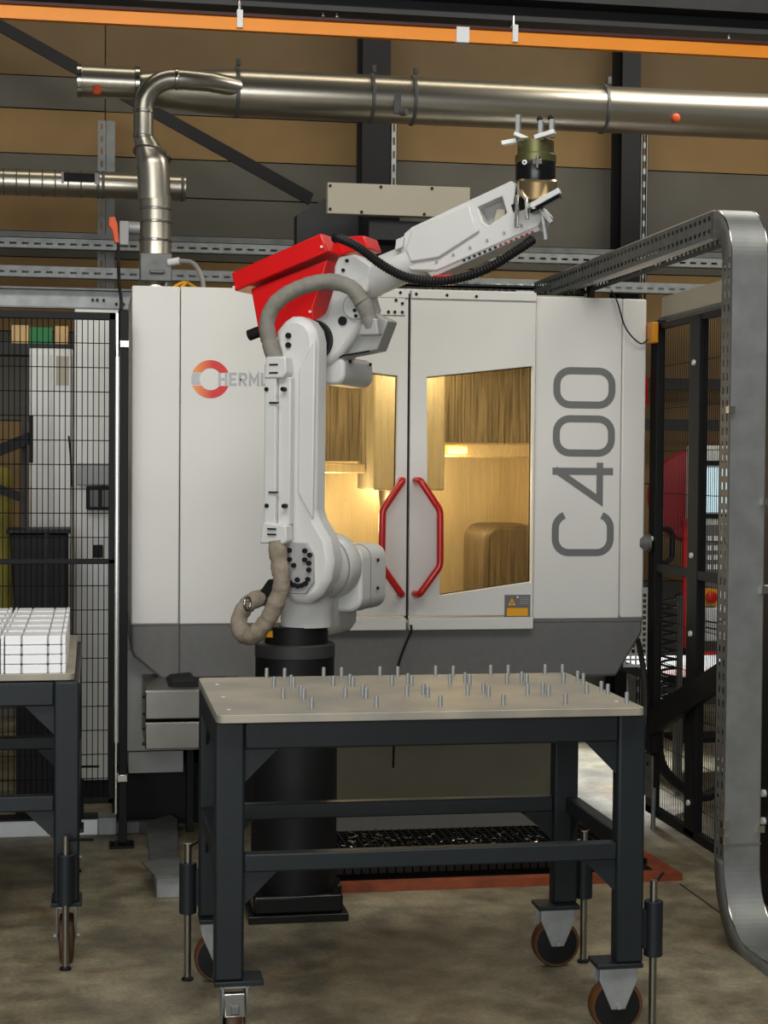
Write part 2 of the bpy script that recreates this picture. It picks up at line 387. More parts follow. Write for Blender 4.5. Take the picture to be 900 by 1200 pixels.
MB().lathe((.315, 9.215, 3.395), (.25, .35, 1), [(.10, -.006), (.108, 0), (.10, .006)], 28).build('wye_rim', 'bright_steel', t)
P = [(.268, 9.2, 3.48), (.268, 9.2, 3.62)]+[(.268+.17-.17*math.cos(a), 9.2, 3.64+.17*math.sin(a)) for a in [PI/2*i/12 for i in range(13)]]+[(.48, 9.2, 3.81), (.62, 9.22, 3.81), (.78, 9.33, 3.81)]
MB().tube(P, .054, 22).build('elbow', 'duct_steel', t)
for p, d in (((.268, 9.2, 3.625), (0, 0, 1)), ((.445, 9.2, 3.81), (1, 0, 0)), ((.268, 9.2, 3.49), (0, 0, 1))):
    MB().lathe(p, d, [(.054, -.01), (.06, -.006), (.06, .006), (.054, .01)], 22, False).build('collar', 'bright_steel', t)
m = MB(); m.box(.25, .42, 9.08, 9.13, 2.70, 2.85); m.box(.30, .38, 9.06, 9.08, 2.74, 2.76); m.build('junction_box', 'zinc_dull', t, bev=.006)
MB().cyl((.40, 9.08, 2.80), (.46, 9.06, 2.81), .02, n=10).build('cable_gland', 'white_plastic', t)
t = thing('damper_valve', (.17, 9.15, 2.88), 'grey damper actuator with an orange handle beside the exhaust pipe', 'valve')
bx('actuator_box', 'robot_grey', t, .14, .19, 9.1, 9.2, 2.89, 3.02, bev=.006)
MB().cyl((.19, 9.15, 2.99), (.25, 9.15, 2.99), .035, n=18).build('shaft_collar', 'zinc', t)
MB().prism([(.085, 3.035), (.115, 3.04), (.13, 3.0), (.138, 2.9), (.115, 2.9), (.10, 2.97), (.083, 2.99)], 9.09, 9.13).build('orange_handle', 'orange_cap', t, bev=.004)
MB().tube(spline([(.135, 9.1, 2.9), (.135, 9.08, 2.8), (.14, 9.05, 2.66), (.142, 8.7, 2.58), (.13, 7.8, 2.44), (.115, 7.62, 2.37), (.11, 7.6, 2.2)], 6), .009, 8).build('control_cable', 'black_rubber', None, label='thin black control cable dropping from the orange damper handle to the fence', cat='cable')
MB().tube(spline([(.45, 9.06, 2.81), (.53, 9.0, 2.79), (.57, 8.9, 2.70), (.575, 8.85, 2.60), (.575, 8.85, 2.53)], 6), .013, 8).build('flexible_cable', 'cable_grey', None, label='grey flexible cable arching from the pipe box to the machine top', cat='cable')
m = MB()
t = thing('spiral_duct', (-.4, 10.2, 3.31), 'smaller spiral steel duct with a black opening at far left', 'duct')
MB().cyl((-3.2, 10.2, 3.385), (.55, 10.2, 3.385), .08, n=32).build('duct_tube', 'duct_steel', t)
for x in [-.52+.075*i for i in range(7)]+[.03, .06, .53]:
    m = MB(); ring(m, x, 10.2, 3.385, .08, .008 if x < .02 else .018, .0025); m.build('seam', 'zinc_dull', t)
m = MB(); m.prism(rrect(-.17, .01, 3.385, 3.435, .004), 10.105, 10.16); m.build('black_opening', 'black', t)
bx('opening_frame', 'zinc', t, -.185, -.17, 10.112, 10.15, 3.375, 3.44); bx('opening_frame', 'zinc', t, .01, .035, 10.112, 10.15, 3.375, 3.44)

# long slotted zinc rails on the back
def slotted_rail(name, y, z0, z1, x0, x1, label, extra=None):
    t = thing(name, ((x0+x1)/2, y, z0), label, 'rail'); h = z1-z0
    MB().slots((x0, y, z0), (1, 0, 0), (0, 0, 1), x1-x0, [(0, h, h*.42)], .075, (.042, .014), .003).build('slotted_face', 'zinc', t)
    bx('lower_lip', 'zinc_dull', t, x0, x1, y, y+.06, z0-.004, z0); bx('back_web', 'zinc_dull', t, x0, x1, y+.055, y+.06, z0, z1+.0)
    if extra: bx('upper_tube', 'zinc_dull', t, x0, x1, y-.004, y+.05, z1+.004, z1+extra)
    return t
slotted_rail('cable_rail', 10.8, 3.075, 3.135, -3, 6.5, 'upper of two slotted zinc cable rails along the back wall', .04)
slotted_rail('cable_rail', 10.8, 2.893, 2.96, -3, 6.5, 'lower of two slotted zinc cable rails along the back wall')
t = thing('support_beam', (-.6, 9.5, 2.58), 'plain galvanized channel beam above the left mesh fence', 'beam')
bx('channel_web', 'zinc', t, -3, .24, 9.5, 9.51, 2.58, 2.69); bx('channel_lip', 'zinc_dull', t, -3, .24, 9.44, 9.5, 2.68, 2.69)
bx('channel_lip', 'zinc_dull', t, -3, .24, 9.44, 9.5, 2.575, 2.583)
for x in (.0, .025, .06, .13, .17): MB().cyl((x, 9.5, 2.61+(.02 if x < .1 else 0)), (x, 9.485, 2.61+(.02 if x < .1 else 0)), .008, n=8).build('bolt', 'black', t)
for z, lab in ((2.31, 'upper of two dark wall rails behind the right mesh fence'), (2.02, 'lower of two dark wall rails behind the right mesh fence')):
    bx('wall_rail', 'beam_grey', None, 3.2, 6, 11.3, 11.36, z-.04, z+.04, label=lab, cat='rail')

# ------------------------------------------------------------------ machining centre
mc = thing('machining_centre', (1.39, 8.4, 0), 'large white enclosed machining centre with two windowed doors and grey skirt', 'machine')
YF = 7.65
bx('corner_panel', 'machine_white', mc, .175, .391, YF, 7.7, .99, 2.525, bev=.006)
bx('side_panel', 'beige_panel', mc, .178, .20, 7.7, 9.25, .87, 2.515)
bx('front_panel', 'machine_white', mc, .395, .842, YF, 7.7, .99, 2.525, bev=.004)
bx('front_panel', 'machine_white', mc, 2.056, 2.48, YF, 7.7, 1.0, 2.522, bev=.004)
bx('corner_panel', 'machine_white', mc, 2.484, 2.602, YF, 7.72, 1.0, 2.522, bev=.008)
bx('side_panel', 'machine_white', mc, 2.58, 2.602, 7.72, 9.25, .9, 2.515)
bx('side_return', 'card_beige', mc, 2.602, 2.64, 7.80, 7.82, 1.08, 2.42)
bx('rear_panel', 'machine_white', mc, .18, 2.6, 9.25, 9.27, .3, 2.51)
bx('roof_panel', 'machine_grey', mc, .2, 2.58, 7.72, 9.25, 2.46, 2.49)
wr = [(1.531, 2.133), (2.037, 2.193), (2.04, 1.177), (1.60, 1.115), (1.597, 1.49), (1.537, 1.62)]
wl = [(.855, 2.193), (1.393, 2.136), (1.389, 1.624), (1.334, 1.505), (1.321, 1.115), (.86, 1.172)]
for (x0, x1, win) in ((.846, 1.44, wl), (1.453, 2.05, wr)):
    d = MB().prism([(x0, 1.02), (x1, 1.02), (x1, 2.50), (x0, 2.50)], 7.625, 7.665, holes=[win]).build('door', 'machine_white', mc, bev=.003)
    cx = sum(p[0] for p in win)/6; cz = sum(p[1] for p in win)/6
    MB().prism([(cx+(p[0]-cx)*1.03, cz+(p[1]-cz)*1.03) for p in win], 7.668, 7.674).build('window_pane', 'stained_pane', d)
    m = MB(); n = 6
    for i in range(n):
        a, b = win[i], win[(i+1) % n]; m.tube([(a[0], 7.662, a[1]), (b[0], 7.662, b[1])], .005, 6)
    m.build('window_seal', 'black_rubber', d, kind='stuff')
    bx('kick_strip', 'machine_white', d, x0, x1, 7.615, 7.665, .955, 1.012, bev=.004)
    bx('top_strip', 'machine_white', d, x0, x1, 7.615, 7.665, 2.495, 2.535, bev=.003)
    s = -1 if x0 < 1 else 1; c = 1.4465
    P = [(c+s*.034, 7.60, 1.653), (c+s*.041, 7.545, 1.653), (c+s*.135, 7.54, 1.515), (c+s*.137, 7.54, 1.26), (c+s*.041, 7.545, 1.126), (c+s*.034, 7.60, 1.126)]
    Q = []
    for i, p in enumerate(P):
        if 0 < i < 5:
            a, b, e = Vector(P[i-1]), Vector(p), Vector(P[i+1]); k = min(.02, (b-a).length*.4)
            p0 = b+(a-b).normalized()*k; p1 = b+(e-b).normalized()*k
            Q += [p0*(1-t)**2+2*b*t*(1-t)+p1*t*t for t in (0, .33, .67, 1)]
        else: Q.append(Vector(p))
    h = MB().tube([Vector((Q[0].x, 7.63, Q[0].z))]+Q+[Vector((Q[-1].x, 7.63, Q[-1].z))], .0165, 14).build('door_handle', 'red_handle', d)
bx('door_gap_seal', 'black_rubber', mc, 1.438, 1.455, 7.645, 7.66, 1.0, 2.52)
m = MB(); MBs = []
for x, z in ((1.40, 2.52), (1.475, 2.515), (1.62, 2.513), (1.76, 2.511)):
    MB().cyl((x, 7.616, z), (x, 7.61, z), .007, n=8).build('screw', 'black', mc)
bx('cover_plate', 'machine_white', mc, 1.22, 1.425, 7.618, 7.627, 2.415, 2.50, bev=.002)
for x, z in ((1.41, 2.47), (1.41, 2.43), (1.345, 2.43), (1.375, 2.43), (1.25, 2.48), (1.38, 2.485), (1.24, 2.44)): MB().cyl((x, 7.618, z), (x, 7.611, z), .007, n=8).build('screw', 'black', mc)
MB().prism([(.177, .992), (2.6, .992), (2.6, .93), (2.475, .722), (.36, .70), (.19, .842), (.177, .87)], 7.655, 9.2).build('skirt', 'machine_grey', mc, bev=.012)
bx('skirt_top', 'machine_grey', mc, .178, .84, YF+.002, 7.7, .985, 1.012)
bx('skirt_top', 'machine_grey', mc, 2.06, 2.601, YF+.002, 7.7, .985, 1.014)
bx('skirt_seam', 'dirt_line', mc, .3925, .3945, 7.6445, 7.66, .73, .99)
bx('base_panel', 'base_grey', mc, .15, .62, 7.76, 9.1, .395, .86)
bx('base_panel', 'base_grey', mc, .17, .42, 7.77, 9.1, .29, .388)
bx('base_leg', 'black', mc, .44, .47, 7.8, 7.9, 0, .4)
bx('base_plinth', 'black', mc, .1, 2.3, 8.0, 9.1, 0, .29)
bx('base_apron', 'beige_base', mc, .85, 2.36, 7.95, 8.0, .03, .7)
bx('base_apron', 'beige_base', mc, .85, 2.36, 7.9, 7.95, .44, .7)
for z0, z1 in ((.625, .75), (.495, .612)):
    d = bx('chip_drawer', 'steel', mc, .228, .66, 7.2, 7.78, z0, z1, bev=.004)
    m = MB(); m.box(.228, .66, 7.193, 7.2, z1-.008, z1); m.build('front_lip', 'bright_steel', d)
    for zz in (z1-.03, z0+.02): MB().cyl((.228, 7.23, zz), (.215, 7.23, zz), .007, n=8).build('rivet', 'black', d)
MB().prism([(.33, .75), (.35, .768), (.44, .775), (.46, .752), (.60, .752), (.60, .75)], 7.3, 7.6).build('drawer_gasket', 'black', mc)
# inside of the cabin
bx('cabin_back', 'warm_steel', mc, .4, 2.4, 8.95, 8.97, .95, 2.45)
bx('cabin_side', 'warm_steel', mc, .4, .42, 7.75, 8.95, .95, 2.45); bx('cabin_side', 'warm_steel', mc, 2.38, 2.4, 7.75, 8.95, .95, 2.45)
bx('cabin_floor', 'warm_steel', mc, .4, 2.4, 7.75, 8.95, .93, .95)
bx('spindle_column', 'beige_panel', mc, 1.345, 1.70, 8.0, 8.5, 1.60, 2.42, bev=.01)
MB().lathe((1.52, 8.25, 1.36), (0, 0, 1), [(.03, 0), (.06, .05), (.09, .08), (.11, .26)], 24).build('spindle_nose', 'steel', mc)
bx('dark_screen', 'brown_panel', mc, 1.72, 2.36, 8.35, 8.37, 1.84, 2.42)
bx('dark_screen', 'brown_panel', mc, .45, 1.34, 8.35, 8.37, 1.74, 2.42)
bx('cross_beam', 'warm_steel', mc, 1.70, 2.36, 8.2, 8.36, 1.765, 1.835, bev=.008)
bx('cross_beam', 'warm_steel', mc, .45, 1.34, 8.2, 8.36, 1.68, 1.73, bev=.008)
MB().lathe((1.80, 8.17, 1.80), (1, 0, 0), [(.001, -.05), (.018, -.045), (.018, .045), (.001, .05)], 12).build('work_lamp', 'lamp_glow', mc)
MB().lathe((1.44, 8.4, .95), (0, 0, 1), [(.32, 0), (.32, .12), (.25, .13), (.25, .2)], 32).build('rotary_table', 'steel', mc)
MB().prism(rrect(1.95, 2.3, .95, 1.42, .08), 8.2, 8.7).build('trunnion', 'brown_panel', mc, bev=.02)
for nm, p, e in (('cabin_lamp', (1.72, 8.12, 1.66), 7.5), ('cabin_lamp', (1.22, 8.15, 1.45), 9), ('cabin_lamp', (.75, 8.1, 2.2), 6), ('cabin_lamp', (1.50, 7.78, 2.2), 6), ('cabin_lamp', (1.6, 8.65, 1.62), 8)):
    l = bpy.data.lights.new(nm, 'POINT'); l.energy = e; l.color = (1, .86, .62); l.shadow_soft_size = .06
    o = bpy.data.objects.new(nm, l); COL.objects.link(o); o.location = p
# printed marks
m = MB(); w = .034; y0, y1 = 7.6485, 7.6505
def ggrow(z0, z1): return rrect(2.145+w/2, 2.45-w/2, z0+w/2, z1-w/2, .065, 6)
cc = ggrow(1.297, 1.495); zc = 1.495
for z0, z1 in ((1.998, 2.193), (1.77+.0, 1.966)):
    mm = MB(); stroke(mm, ggrow(z0, z1), w, y0, y1, True); mm.build('digit', 'print_grey', mc, smooth=0)
mm = MB(); stroke(mm, [(2.145, 1.70), (2.443, 1.70)], w, y0, y1)
stroke(mm, [(2.158, 1.708), (2.378, 1.562), (2.378, 1.742)], w*.95, y0+.0001, y1); mm.build('digit', 'print_grey', mc, smooth=0)
path = [(2.215, 1.478)]+arc(2.145+w/2+.065, 1.43, .065, 110, 180, 5)+[(2.145+w/2, 1.38)]+arc(2.145+w/2+.065, 1.297+w/2+.065, .065, 180, 270, 6)+arc(2.45-w/2-.065, 1.297+w/2+.065, .065, 270, 360, 6)+arc(2.45-w/2-.065, 1.43, .065, 0, 70, 5)
path = [p for p in path[1:]]
mm = MB(); stroke(mm, path, w, y0, y1); mm.build('letter', 'print_grey', mc, smooth=0)
cx, cz, ro, ri = .53, 2.108, .087, .05
for s in (1, -1):
    a = math.degrees(math.asin(.030/ro)); b = math.degrees(math.asin(.030/ri))
    pts = arc(cx, cz, ro, a, 180-a, 22)+arc(cx, cz, ri, 180-b, b, 16)
    MB().prism([(x, cz+s*(z-cz)) for x, z in pts], y0, y1).build('logo_arc', 'logo_print', mc, smooth=0)
a = math.degrees(math.asin(.026/ro)); b = math.degrees(math.asin(.026/ri))
MB().prism(arc(cx, cz, ro, 180-a, 180+a, 8)+arc(cx, cz, ri, 180+b, 180-b, 8), y0, y1).build('logo_bar', 'print_silver', mc, smooth=0)
def letter(x, wd, strokes, h=.060, z=2.080, w=.0115):
    mm = MB()
    for k, st in enumerate(strokes): stroke(mm, [(x+w/2+u*(wd-w), z+w/2+v*(h-w)) for u, v in st], w, y0-.0003*k, y1+.0001*k)
    mm.build('letter', 'print_silver', mc, smooth=0)
e = .115
GL = {'H': [[(0, -e), (0, 1+e)], [(1, -e), (1, 1+e)], [(0, .5), (1, .5)]],
      'E': [[(1.15, 1), (0, 1), (0, 0), (1.15, 0)], [(0, .5), (1, .5)]],
      'R': [[(0, -e), (0, 1), (.8, 1), (1, .85), (1, .6), (.8, .45), (0, .45)], [(.4, .45), (1, -e)]],
      'M': [[(0, -e), (0, 1.0), (.5, .3), (1, 1.0), (1, -e)]],
      'L': [[(0, 1+e), (0, 0), (1.15, 0)]]}
x = .565
for ch, wd in zip('HERMLE', (.042, .037, .040, .048, .035, .037)):
    letter(x, wd, GL[ch]); x += wd+.007
sg = bx('warning_sign', 'machine_grey', mc, 1.912, 2.036, 7.621, 7.6255, 1.005, 1.117)
bx('yellow_field', 'yellow', sg, 1.923, 2.024, 7.6195, 7.6215, 1.018, 1.055)
mm = MB(); mm.prism([(1.928, 1.068), (1.966, 1.068), (1.947, 1.102)], 7.6195, 7.6215, holes=[[(1.938, 1.074), (1.956, 1.074), (1.947, 1.09)]]); mm.build('warning_triangle', 'yellow', sg)
MB().ball((1.947, 7.62, 1.079), .003).build('sun_symbol', 'yellow', sg)
MB().cyl((1.974, 7.622, 1.106), (1.974, 7.6185, 1.106), .005, n=10).build('sign_screw', 'white_plastic', sg)
for z in (1.105, 1.095, 1.085, 1.075): bx('text_line', 'robot_grey', sg, 1.985, 2.028, 7.6203, 7.6215, z-.0015, z+.0015)
# things on the machine top
t = thing('roof_hood', (1.55, 8.7, 2.5), 'dark extraction hood on the machine top behind the robot', 'hood')
MB().prism([(1.085, 2.5), (1.085, 3.07), (1.30, 3.20), (1.50, 3.20), (1.50, 2.5)], 9.0, 9.14).build('hood_body', 'beam_dark', t)
bx('hood_post', 'beam_dark', t, 1.42, 1.62, 8.85, 9.0, 2.49, 3.1)
bx('hood_post', 'beam_dark', t, 1.42, 1.9, 8.64, 8.85, 2.9, 3.0)
p = bx('cover_plate', 'beige_panel', t, 1.192, 1.945, 8.58, 8.64, 3.018, 3.178, bev=.004)
for xx, z in ((1.205, 3.16), (1.205, 3.04), (1.47, 3.163), (1.74, 3.165), (1.37, 3.03), (1.7, 3.03)): MB().cyl((xx, 8.58, z), (xx, 8.573, z), .008, n=8).build('screw', 'black', p)
bx('roof_strip', 'zinc', mc, .62, 1.2, 8.0, 8.06, 2.53, 2.56)
m = MB(); m.box(.28, .66, 8.4, 8.5, 2.49, 2.56); m.build('roof_bracket', 'black', mc)
m = MB()
for k in range(2): m.tube(spline([(.35+.04*k, 8.0, 2.53), (.40+.03*k, 8.05, 2.575), (.45, 8.1, 2.59), (.50+.02*k, 8.15, 2.55), (.52, 8.2, 2.53)], 5), .008, 6)
m.build('roof_wires', 'yellow', mc, kind='stuff')
t = thing('cable_tray', (2.0, 8.5, 2.53), 'black perforated cable tray lying along the machine top', 'tray')
MB().slots((1.55, 8.45, 2.60), (1, 0, 0), (0, 0, 1), .98, [(0, .06, .03)], .035, (.02, .018), .003).build('slotted_side', 'beam_dark', t)
bx('tray_bottom', 'beam_dark', t, 1.55, 2.53, 8.45, 8.6, 2.595, 2.60)
for xx in (1.6, 2.0, 2.45): bx('tray_foot', 'zinc_dull', t, xx, xx+.03, 8.47, 8.55, 2.49, 2.596)
t = thing('roof_rail', (1.9, 8.2, 2.53), 'white slotted rail on the machine top below the black tray', 'rail')
MB().slots((1.45, 8.2, 2.565), (1, 0, 0), (0, 0, 1), .68, [(0, .035, .0175)], .05, (.03, .008), .003).build('slotted_face', 'white_plastic', t)
for xx in (1.47, 1.8, 2.1): bx('rail_foot', 'white_plastic', t, xx, xx+.02, 8.2, 8.22, 2.49, 2.566)
bx('rail_end', 'white_plastic', t, 2.10, 2.19, 8.19, 8.22, 2.56, 2.605)
bx('roof_plate', 'beige_panel', mc, 2.07, 2.32, 7.72, 7.95, 2.515, 2.535); bx('roof_strip', 'black', mc, 2.0, 2.5, 7.98, 8.2, 2.5, 2.545)

# guard sheet, bench, papers on the right
pg = thing('guard_sheet', (2.72, 8.0, .55), 'white perforated guard sheet beside the lower right of the machine', 'guard')
ho = [[(2.635+.028*i, .735+.028*j), (2.653+.028*i, .735+.028*j), (2.653+.028*i, .753+.028*j), (2.635+.028*i, .753+.028*j)] for i in range(4) for j in range(13)]
MB().prism([(2.62, .72), (2.75, .72), (2.75, 1.12), (2.62, 1.12)], 8.0, 8.003, holes=ho).build('sheet', 'machine_white', pg, smooth=0)
bx('guard_post', 'machine_white', pg, 2.75, 2.77, 8.0, 8.02, 0, 1.12)

# ------------------------------------------------------------------ robot
t = thing('robot_pedestal', (.80, 6.36, 0), 'black steel pedestal with foot plate carrying the white robot', 'pedestal')
px, py = .79, 6.37
bx('foot_plate', 'black_gloss', t, px-.21, px+.17, py-.18, py+.2, 0, .03, bev=.004)
bx('foot_block', 'black_gloss', t, px-.19, px+.15, py-.165, py+.18, .03, .10, bev=.01)
MB().lathe((px-.02, py, .10), (0, 0, 1), [(.165, 0), (.165, .70), (.152, .72), (.152, .90)], 36).build('column', 'black', t)
MB().lathe((px-.02, py, .985), (0, 0, 1), [(.15, 0), (.154, .005), (.154, .05), (.148, .055)], 36).build('top_flange', 'beam_grey', t)
for dx in (-.17, .13):
    for dy in (-.145,):
        MB().lathe((px+dx, py+dy, .03), (0, 0, 1), [(.018, 0), (.018, .1), (.01, .105), (.01, .125)], 6).build('anchor_bolt', 'black_gloss', t)
ph = math.radians(32); U = Vector((math.cos(ph), -math.sin(ph), 0)); A = Vector((math.sin(ph), math.cos(ph), 0)); B0 = Vector((.745, 6.38, 0))
RM = Matrix(((U.x, A.x, 0, B0.x), (U.y, A.y, 0, B0.y), (0, 0, 1, 0), (0, 0, 0, 1)))
def RB(): return MB(RM)
rb = thing('industrial_robot', RM @ Vector((.066, 0, 1.04)), 'white articulated robot arm with red shoulder cover reaching up right over the pedestal', 'robot')
c = RB().lathe((.035, 0, 1.04), (0, 0, 1), [(.122, 0), (.122, .062), (.118, .067)], 32).build('base_ring', 'black', rb)
m = RB(); m.box(-.05, -.01, -.118, -.10, 1.068, 1.092); m.build('yellow_label', 'yellow', c)
RB().lathe((.076, 0, 1.105), (0, 0, 1), [(.098, 0), (.098, .06), (.105, .08), (.105, .16), (.08, .2)], 32).build('turret_neck', 'robot_white', rb, smooth=50)
sh = RB().lathe((.135, -.12, 1.335), (0, 1, 0), [(.10, -.03), (.118, -.02), (.122, .0), (.122, .10), (.128, .11), (.128, .22), (.118, .24)], 36).build('shoulder_housing', 'robot_white', rb)
RB().lathe((.135, -.02, 1.335), (0, 1, 0), [(.129, -.003), (.1295, 0), (.129, .003)], 36, False).build('seam_ring', 'print_grey', sh)
m = RB(); m.prism(rrect(.02, .258, 1.155, 1.412, .055), .11, .37); m.build('shoulder_motor_cover', 'robot_white', rb, bev=.012)
RB().prism([(-.02, 1.06), (.13, 1.06), (.16, 1.10), (.165, 1.24), (-.02, 1.24)], .02, .30).build('rear_body', 'beige_panel' if 0 else 'robot_white', rb, bev=.01)
m = RB(); m.prism(rrect(.018, .2595, 1.153, 1.4135, .055), .2, .203); m.build('seam_ring', 'print_grey', rb)
for z in (1.35, 1.24):
    RB().cyl((.262, .26, z), (.268, .26, z), .007, n=8).build('cover_screw', 'black', rb)
RB().tube([(.145+.022*math.cos(t_), .02, 1.475+.022*math.sin(t_)) for t_ in [2*PI*i/16 for i in range(16)]], .005, 8, True).build('lifting_eye', 'steel', rb)
arm = [(.06, 2.255), (.09, 2.272), (.125, 2.272), (.16, 2.255), (.185, 2.222), (.196, 2.18), (.192, 1.56), (.205, 1.52), (.25, 1.45), (.266, 1.37), (.255, 1.30), (.22, 1.24), (.165, 1.205), (.11, 1.205), (.065, 1.24), (.05, 1.30), (.046, 1.42), (.036, 1.55), (.034, 2.14), (.025, 2.17), (.028, 2.22)]
ua = RB().prism(arm, -.19, -.07).build('upper_arm', 'robot_white', rb, bev=.026)
RB().prism([(.196, 2.19), (.13, 2.07), (.128, 1.62), (.19, 1.52)], -.2, -.185).build('arm_facet', 'robot_white', ua, bev=.006)
for z in (2.20, 2.165): RB().cyl((.085, -.19, z), (.085, -.199, z), .011, n=10).build('arm_bolt', 'black', ua)
pl = RB().prism([(.085, 1.40), (.10, 1.435), (.165, 1.435), (.195, 1.39), (.198, 1.29), (.165, 1.245), (.10, 1.245), (.085, 1.27)], -.205, -.185).build('joint_cover', 'robot_grey', rb, bev=.003)
for u, z in ((.102, 1.405), (.165, 1.405), (.103, 1.372), (.165, 1.372), (.12, 1.35), (.185, 1.39), (.182, 1.36), (.182, 1.335), (.105, 1.287), (.12, 1.277), (.137, 1.273), (.154, 1.277), (.168, 1.284), (.178, 1.30), (.135, 1.297)):
    RB().cyl((u, -.204, z), (u, -.216, z), .0095, n=8).build('joint_bolt', 'black', pl)
cv = RB().prism(rrect(.012, .06, 1.45, 2.10, .01), -.245, -.19).build('cable_channel', 'robot_white', rb, bev=.005)
RB().box(.06, .11, -.225, -.19, 1.50, 2.045).build('channel_flange', 'robot_white', cv, bev=.004)
RB().prism([(.0, 1.43), (.10, 1.43), (.112, 1.44), (.11, 1.50), (.02, 1.51), (.01, 1.50)], -.255, -.2).build('lower_clamp', 'robot_white', cv, bev=.006)
RB().prism([(.012, 2.04), (.09, 2.04), (.105, 2.06), (.10, 2.12), (.02, 2.12)], -.25, -.19).build('upper_clamp', 'robot_white', cv, bev=.006)
for z in (2.09, 2.06, 1.95, 1.62, 1.485, 1.465): RB().box(.035, .07, -.262 if z < 1.5 else -.2525, -.24, z-.003, z+.003).build('strap_slot', 'black', cv)
for u, z in ((.022, 2.0), (.088, 2.0), (.026, 1.57), (.095, 1.57)): RB().cyl((u, -.22, z), (u, -.25, z), .0085, n=8).build('channel_bolt', 'black', cv)
RB().cyl((.125, -.08, 2.19), (.125, -.03, 2.19), .078, n=32).build('elbow_gap', 'black', rb)
el = RB().prism([(.12, 2.09), (.085, 2.17), (.10, 2.25), (.13, 2.275), (.165, 2.29), (.20, 2.40), (.26, 2.41), (.315, 2.375), (.335, 2.31), (.315, 2.24), (.24, 2.14), (.19, 2.10)], -.05, .12).build('elbow_housing', 'robot_white', rb, bev=.02)
RB().lathe((.298, -.05, 2.315), (0, -1, 0), [(.05, -.01), (.05, .016), (.044, .022)], 28).build('pivot_boss', 'robot_white', el)
RB().cyl((.242, -.05, 2.262), (.242, -.058, 2.262), .017, n=18).build('black_plug', 'black', el)
for u, z in ((.30, 2.298), (.305, 2.277)): RB().cyl((u, -.07, z), (u, -.078, z), .007, n=8).build('elbow_bolt', 'black', el)
RB().prism([(.235, 2.135), (.36, 2.155), (.405, 2.265), (.33, 2.30), (.26, 2.2)], .0, .10).build('motor_bracket', 'base_grey', rb, bev=.006)
RB().tube([(.15, -.04, 2.105), (.24, -.03, 2.135), (.335, -.01, 2.15)], .004, 6).build('bracket_seam', 'black', el)
em = RB().prism(rrect(.115, .24, 2.025, 2.135, .04), -.03, .26).build('elbow_motor', 'robot_white', rb, bev=.012)
for a_, z in ((.02, 2.115), (.22, 2.115)): RB().cyl((.24, a_, z), (.246, a_, z), .007, n=8).build('motor_screw', 'black', em)
RB().prism([(.185, 2.36), (.19, 2.47), (.205, 2.505), (.275, 2.515), (.345, 2.47), (.33, 2.37)], -.02, .14).build('arm_root', 'robot_white', rb, bev=.01)
for u, z in ((.245, 2.49), (.23, 2.455), (.21, 2.425)): RB().cyl((u, -.02, z), (u, -.027, z), .007, n=8).build('root_screw', 'black', rb)
fa = RB().lathe((.20, .05, 2.385), (.95, 0, .345), [(.066, 0), (.072, .05), (.066, .34)], 32).build('forearm_tube', 'robot_white', rb)
mh = [(.455, 2.485), (.45, 2.535), (.47, 2.585), (.50, 2.607), (.884, 2.756), (.903, 2.74), (.888, 2.645), (.905, 2.642), (.98, 2.668), (1.012, 2.63), (.985, 2.585), (.60, 2.44), (.50, 2.445)]
pocket = [(.757, 2.668), (.848, 2.702), (.868, 2.64), (.80, 2.597), (.78, 2.612)]
fh = RB().prism(mh, -.01, .11, holes=[pocket]).build('forearm_housing', 'robot_white', rb, bev=.006)
RB().prism([(.478, 2.525), (.503, 2.592), (.728, 2.680), (.748, 2.612), (.768, 2.578), (.61, 2.487), (.5, 2.475)], -.022, -.008).build('front_cover', 'robot_white', fh, bev=.006)
RB().prism([(.745, 2.59), (.745, 2.715), (.88, 2.715), (.88, 2.59)], .06, .066).build('pocket_back', 'base_grey', fh)
RB().prism([(.80, 2.60), (.815, 2.665), (.85, 2.66), (.845, 2.61)], .03, .06).build('pocket_boss', 'beige_panel', fh, bev=.004)
RB().prism([(.56, 2.436), (.61, 2.452), (.985, 2.592), (.99, 2.57), (.93, 2.55), (.58, 2.415)], -.005, .105).build('lower_cover', 'base_grey', fh, bev=.004)
for i in range(14):
    u = .70+.02*i; z = 2.476+.0070*i
    RB().box(u, u+.010, -.0075, 0, z-.004, z+.004).build('vent_slot', 'black' if i < 7 else 'dark_red', fh)
for i in range(6):
    u = .60+.065*i; RB().cyl((u, -.01, 2.475+.0235*i), (u, -.017, 2.475+.0235*i), .005, n=8).build('housing_screw', 'robot_grey', fh)
RB().prism([(.44, 2.52), (.47, 2.53), (.475, 2.57), (.445, 2.56)], -.03, .0).build('clip_bracket', 'robot_white', fh, bev=.003)
RB().lathe((.925, .045, 2.69), (0, 1, 0), [(.03, -.05), (.048, -.045), (.048, .045), (.03, .05)], 22).build('wrist_joint', 'black_gloss', rb)
RB().prism([(.895, 2.64), (.955, 2.66), (.945, 2.685), (.885, 2.668)], -.012, .0).build('wrist_cover', 'black_gloss', rb)
rc = RB().prism([(-.239, 2.462), (-.223, 2.389), (.169, 2.526), (.14, 2.598)], -.03, .235).build('red_cover_lid', 'red_paint', rb, bev=.006)
RB().prism([(-.171, 2.40), (-.165, 2.38), (-.126, 2.19), (.10, 2.265), (.095, 2.32), (.125, 2.40), (.155, 2.50)], .0, .21).build('red_cover_body', 'red_paint', rb, bev=.005)
for u, z in ((-.225, 2.405), (.145, 2.545)): RB().cyl((u, -.03, z), (u, -.036, z), .005, n=8).build('cover_rivet', 'white_plastic', rc)
RB().cyl((.085, .0, 2.305), (.085, -.006, 2.305), .005, n=8).build('cover_rivet', 'white_plastic', rc)
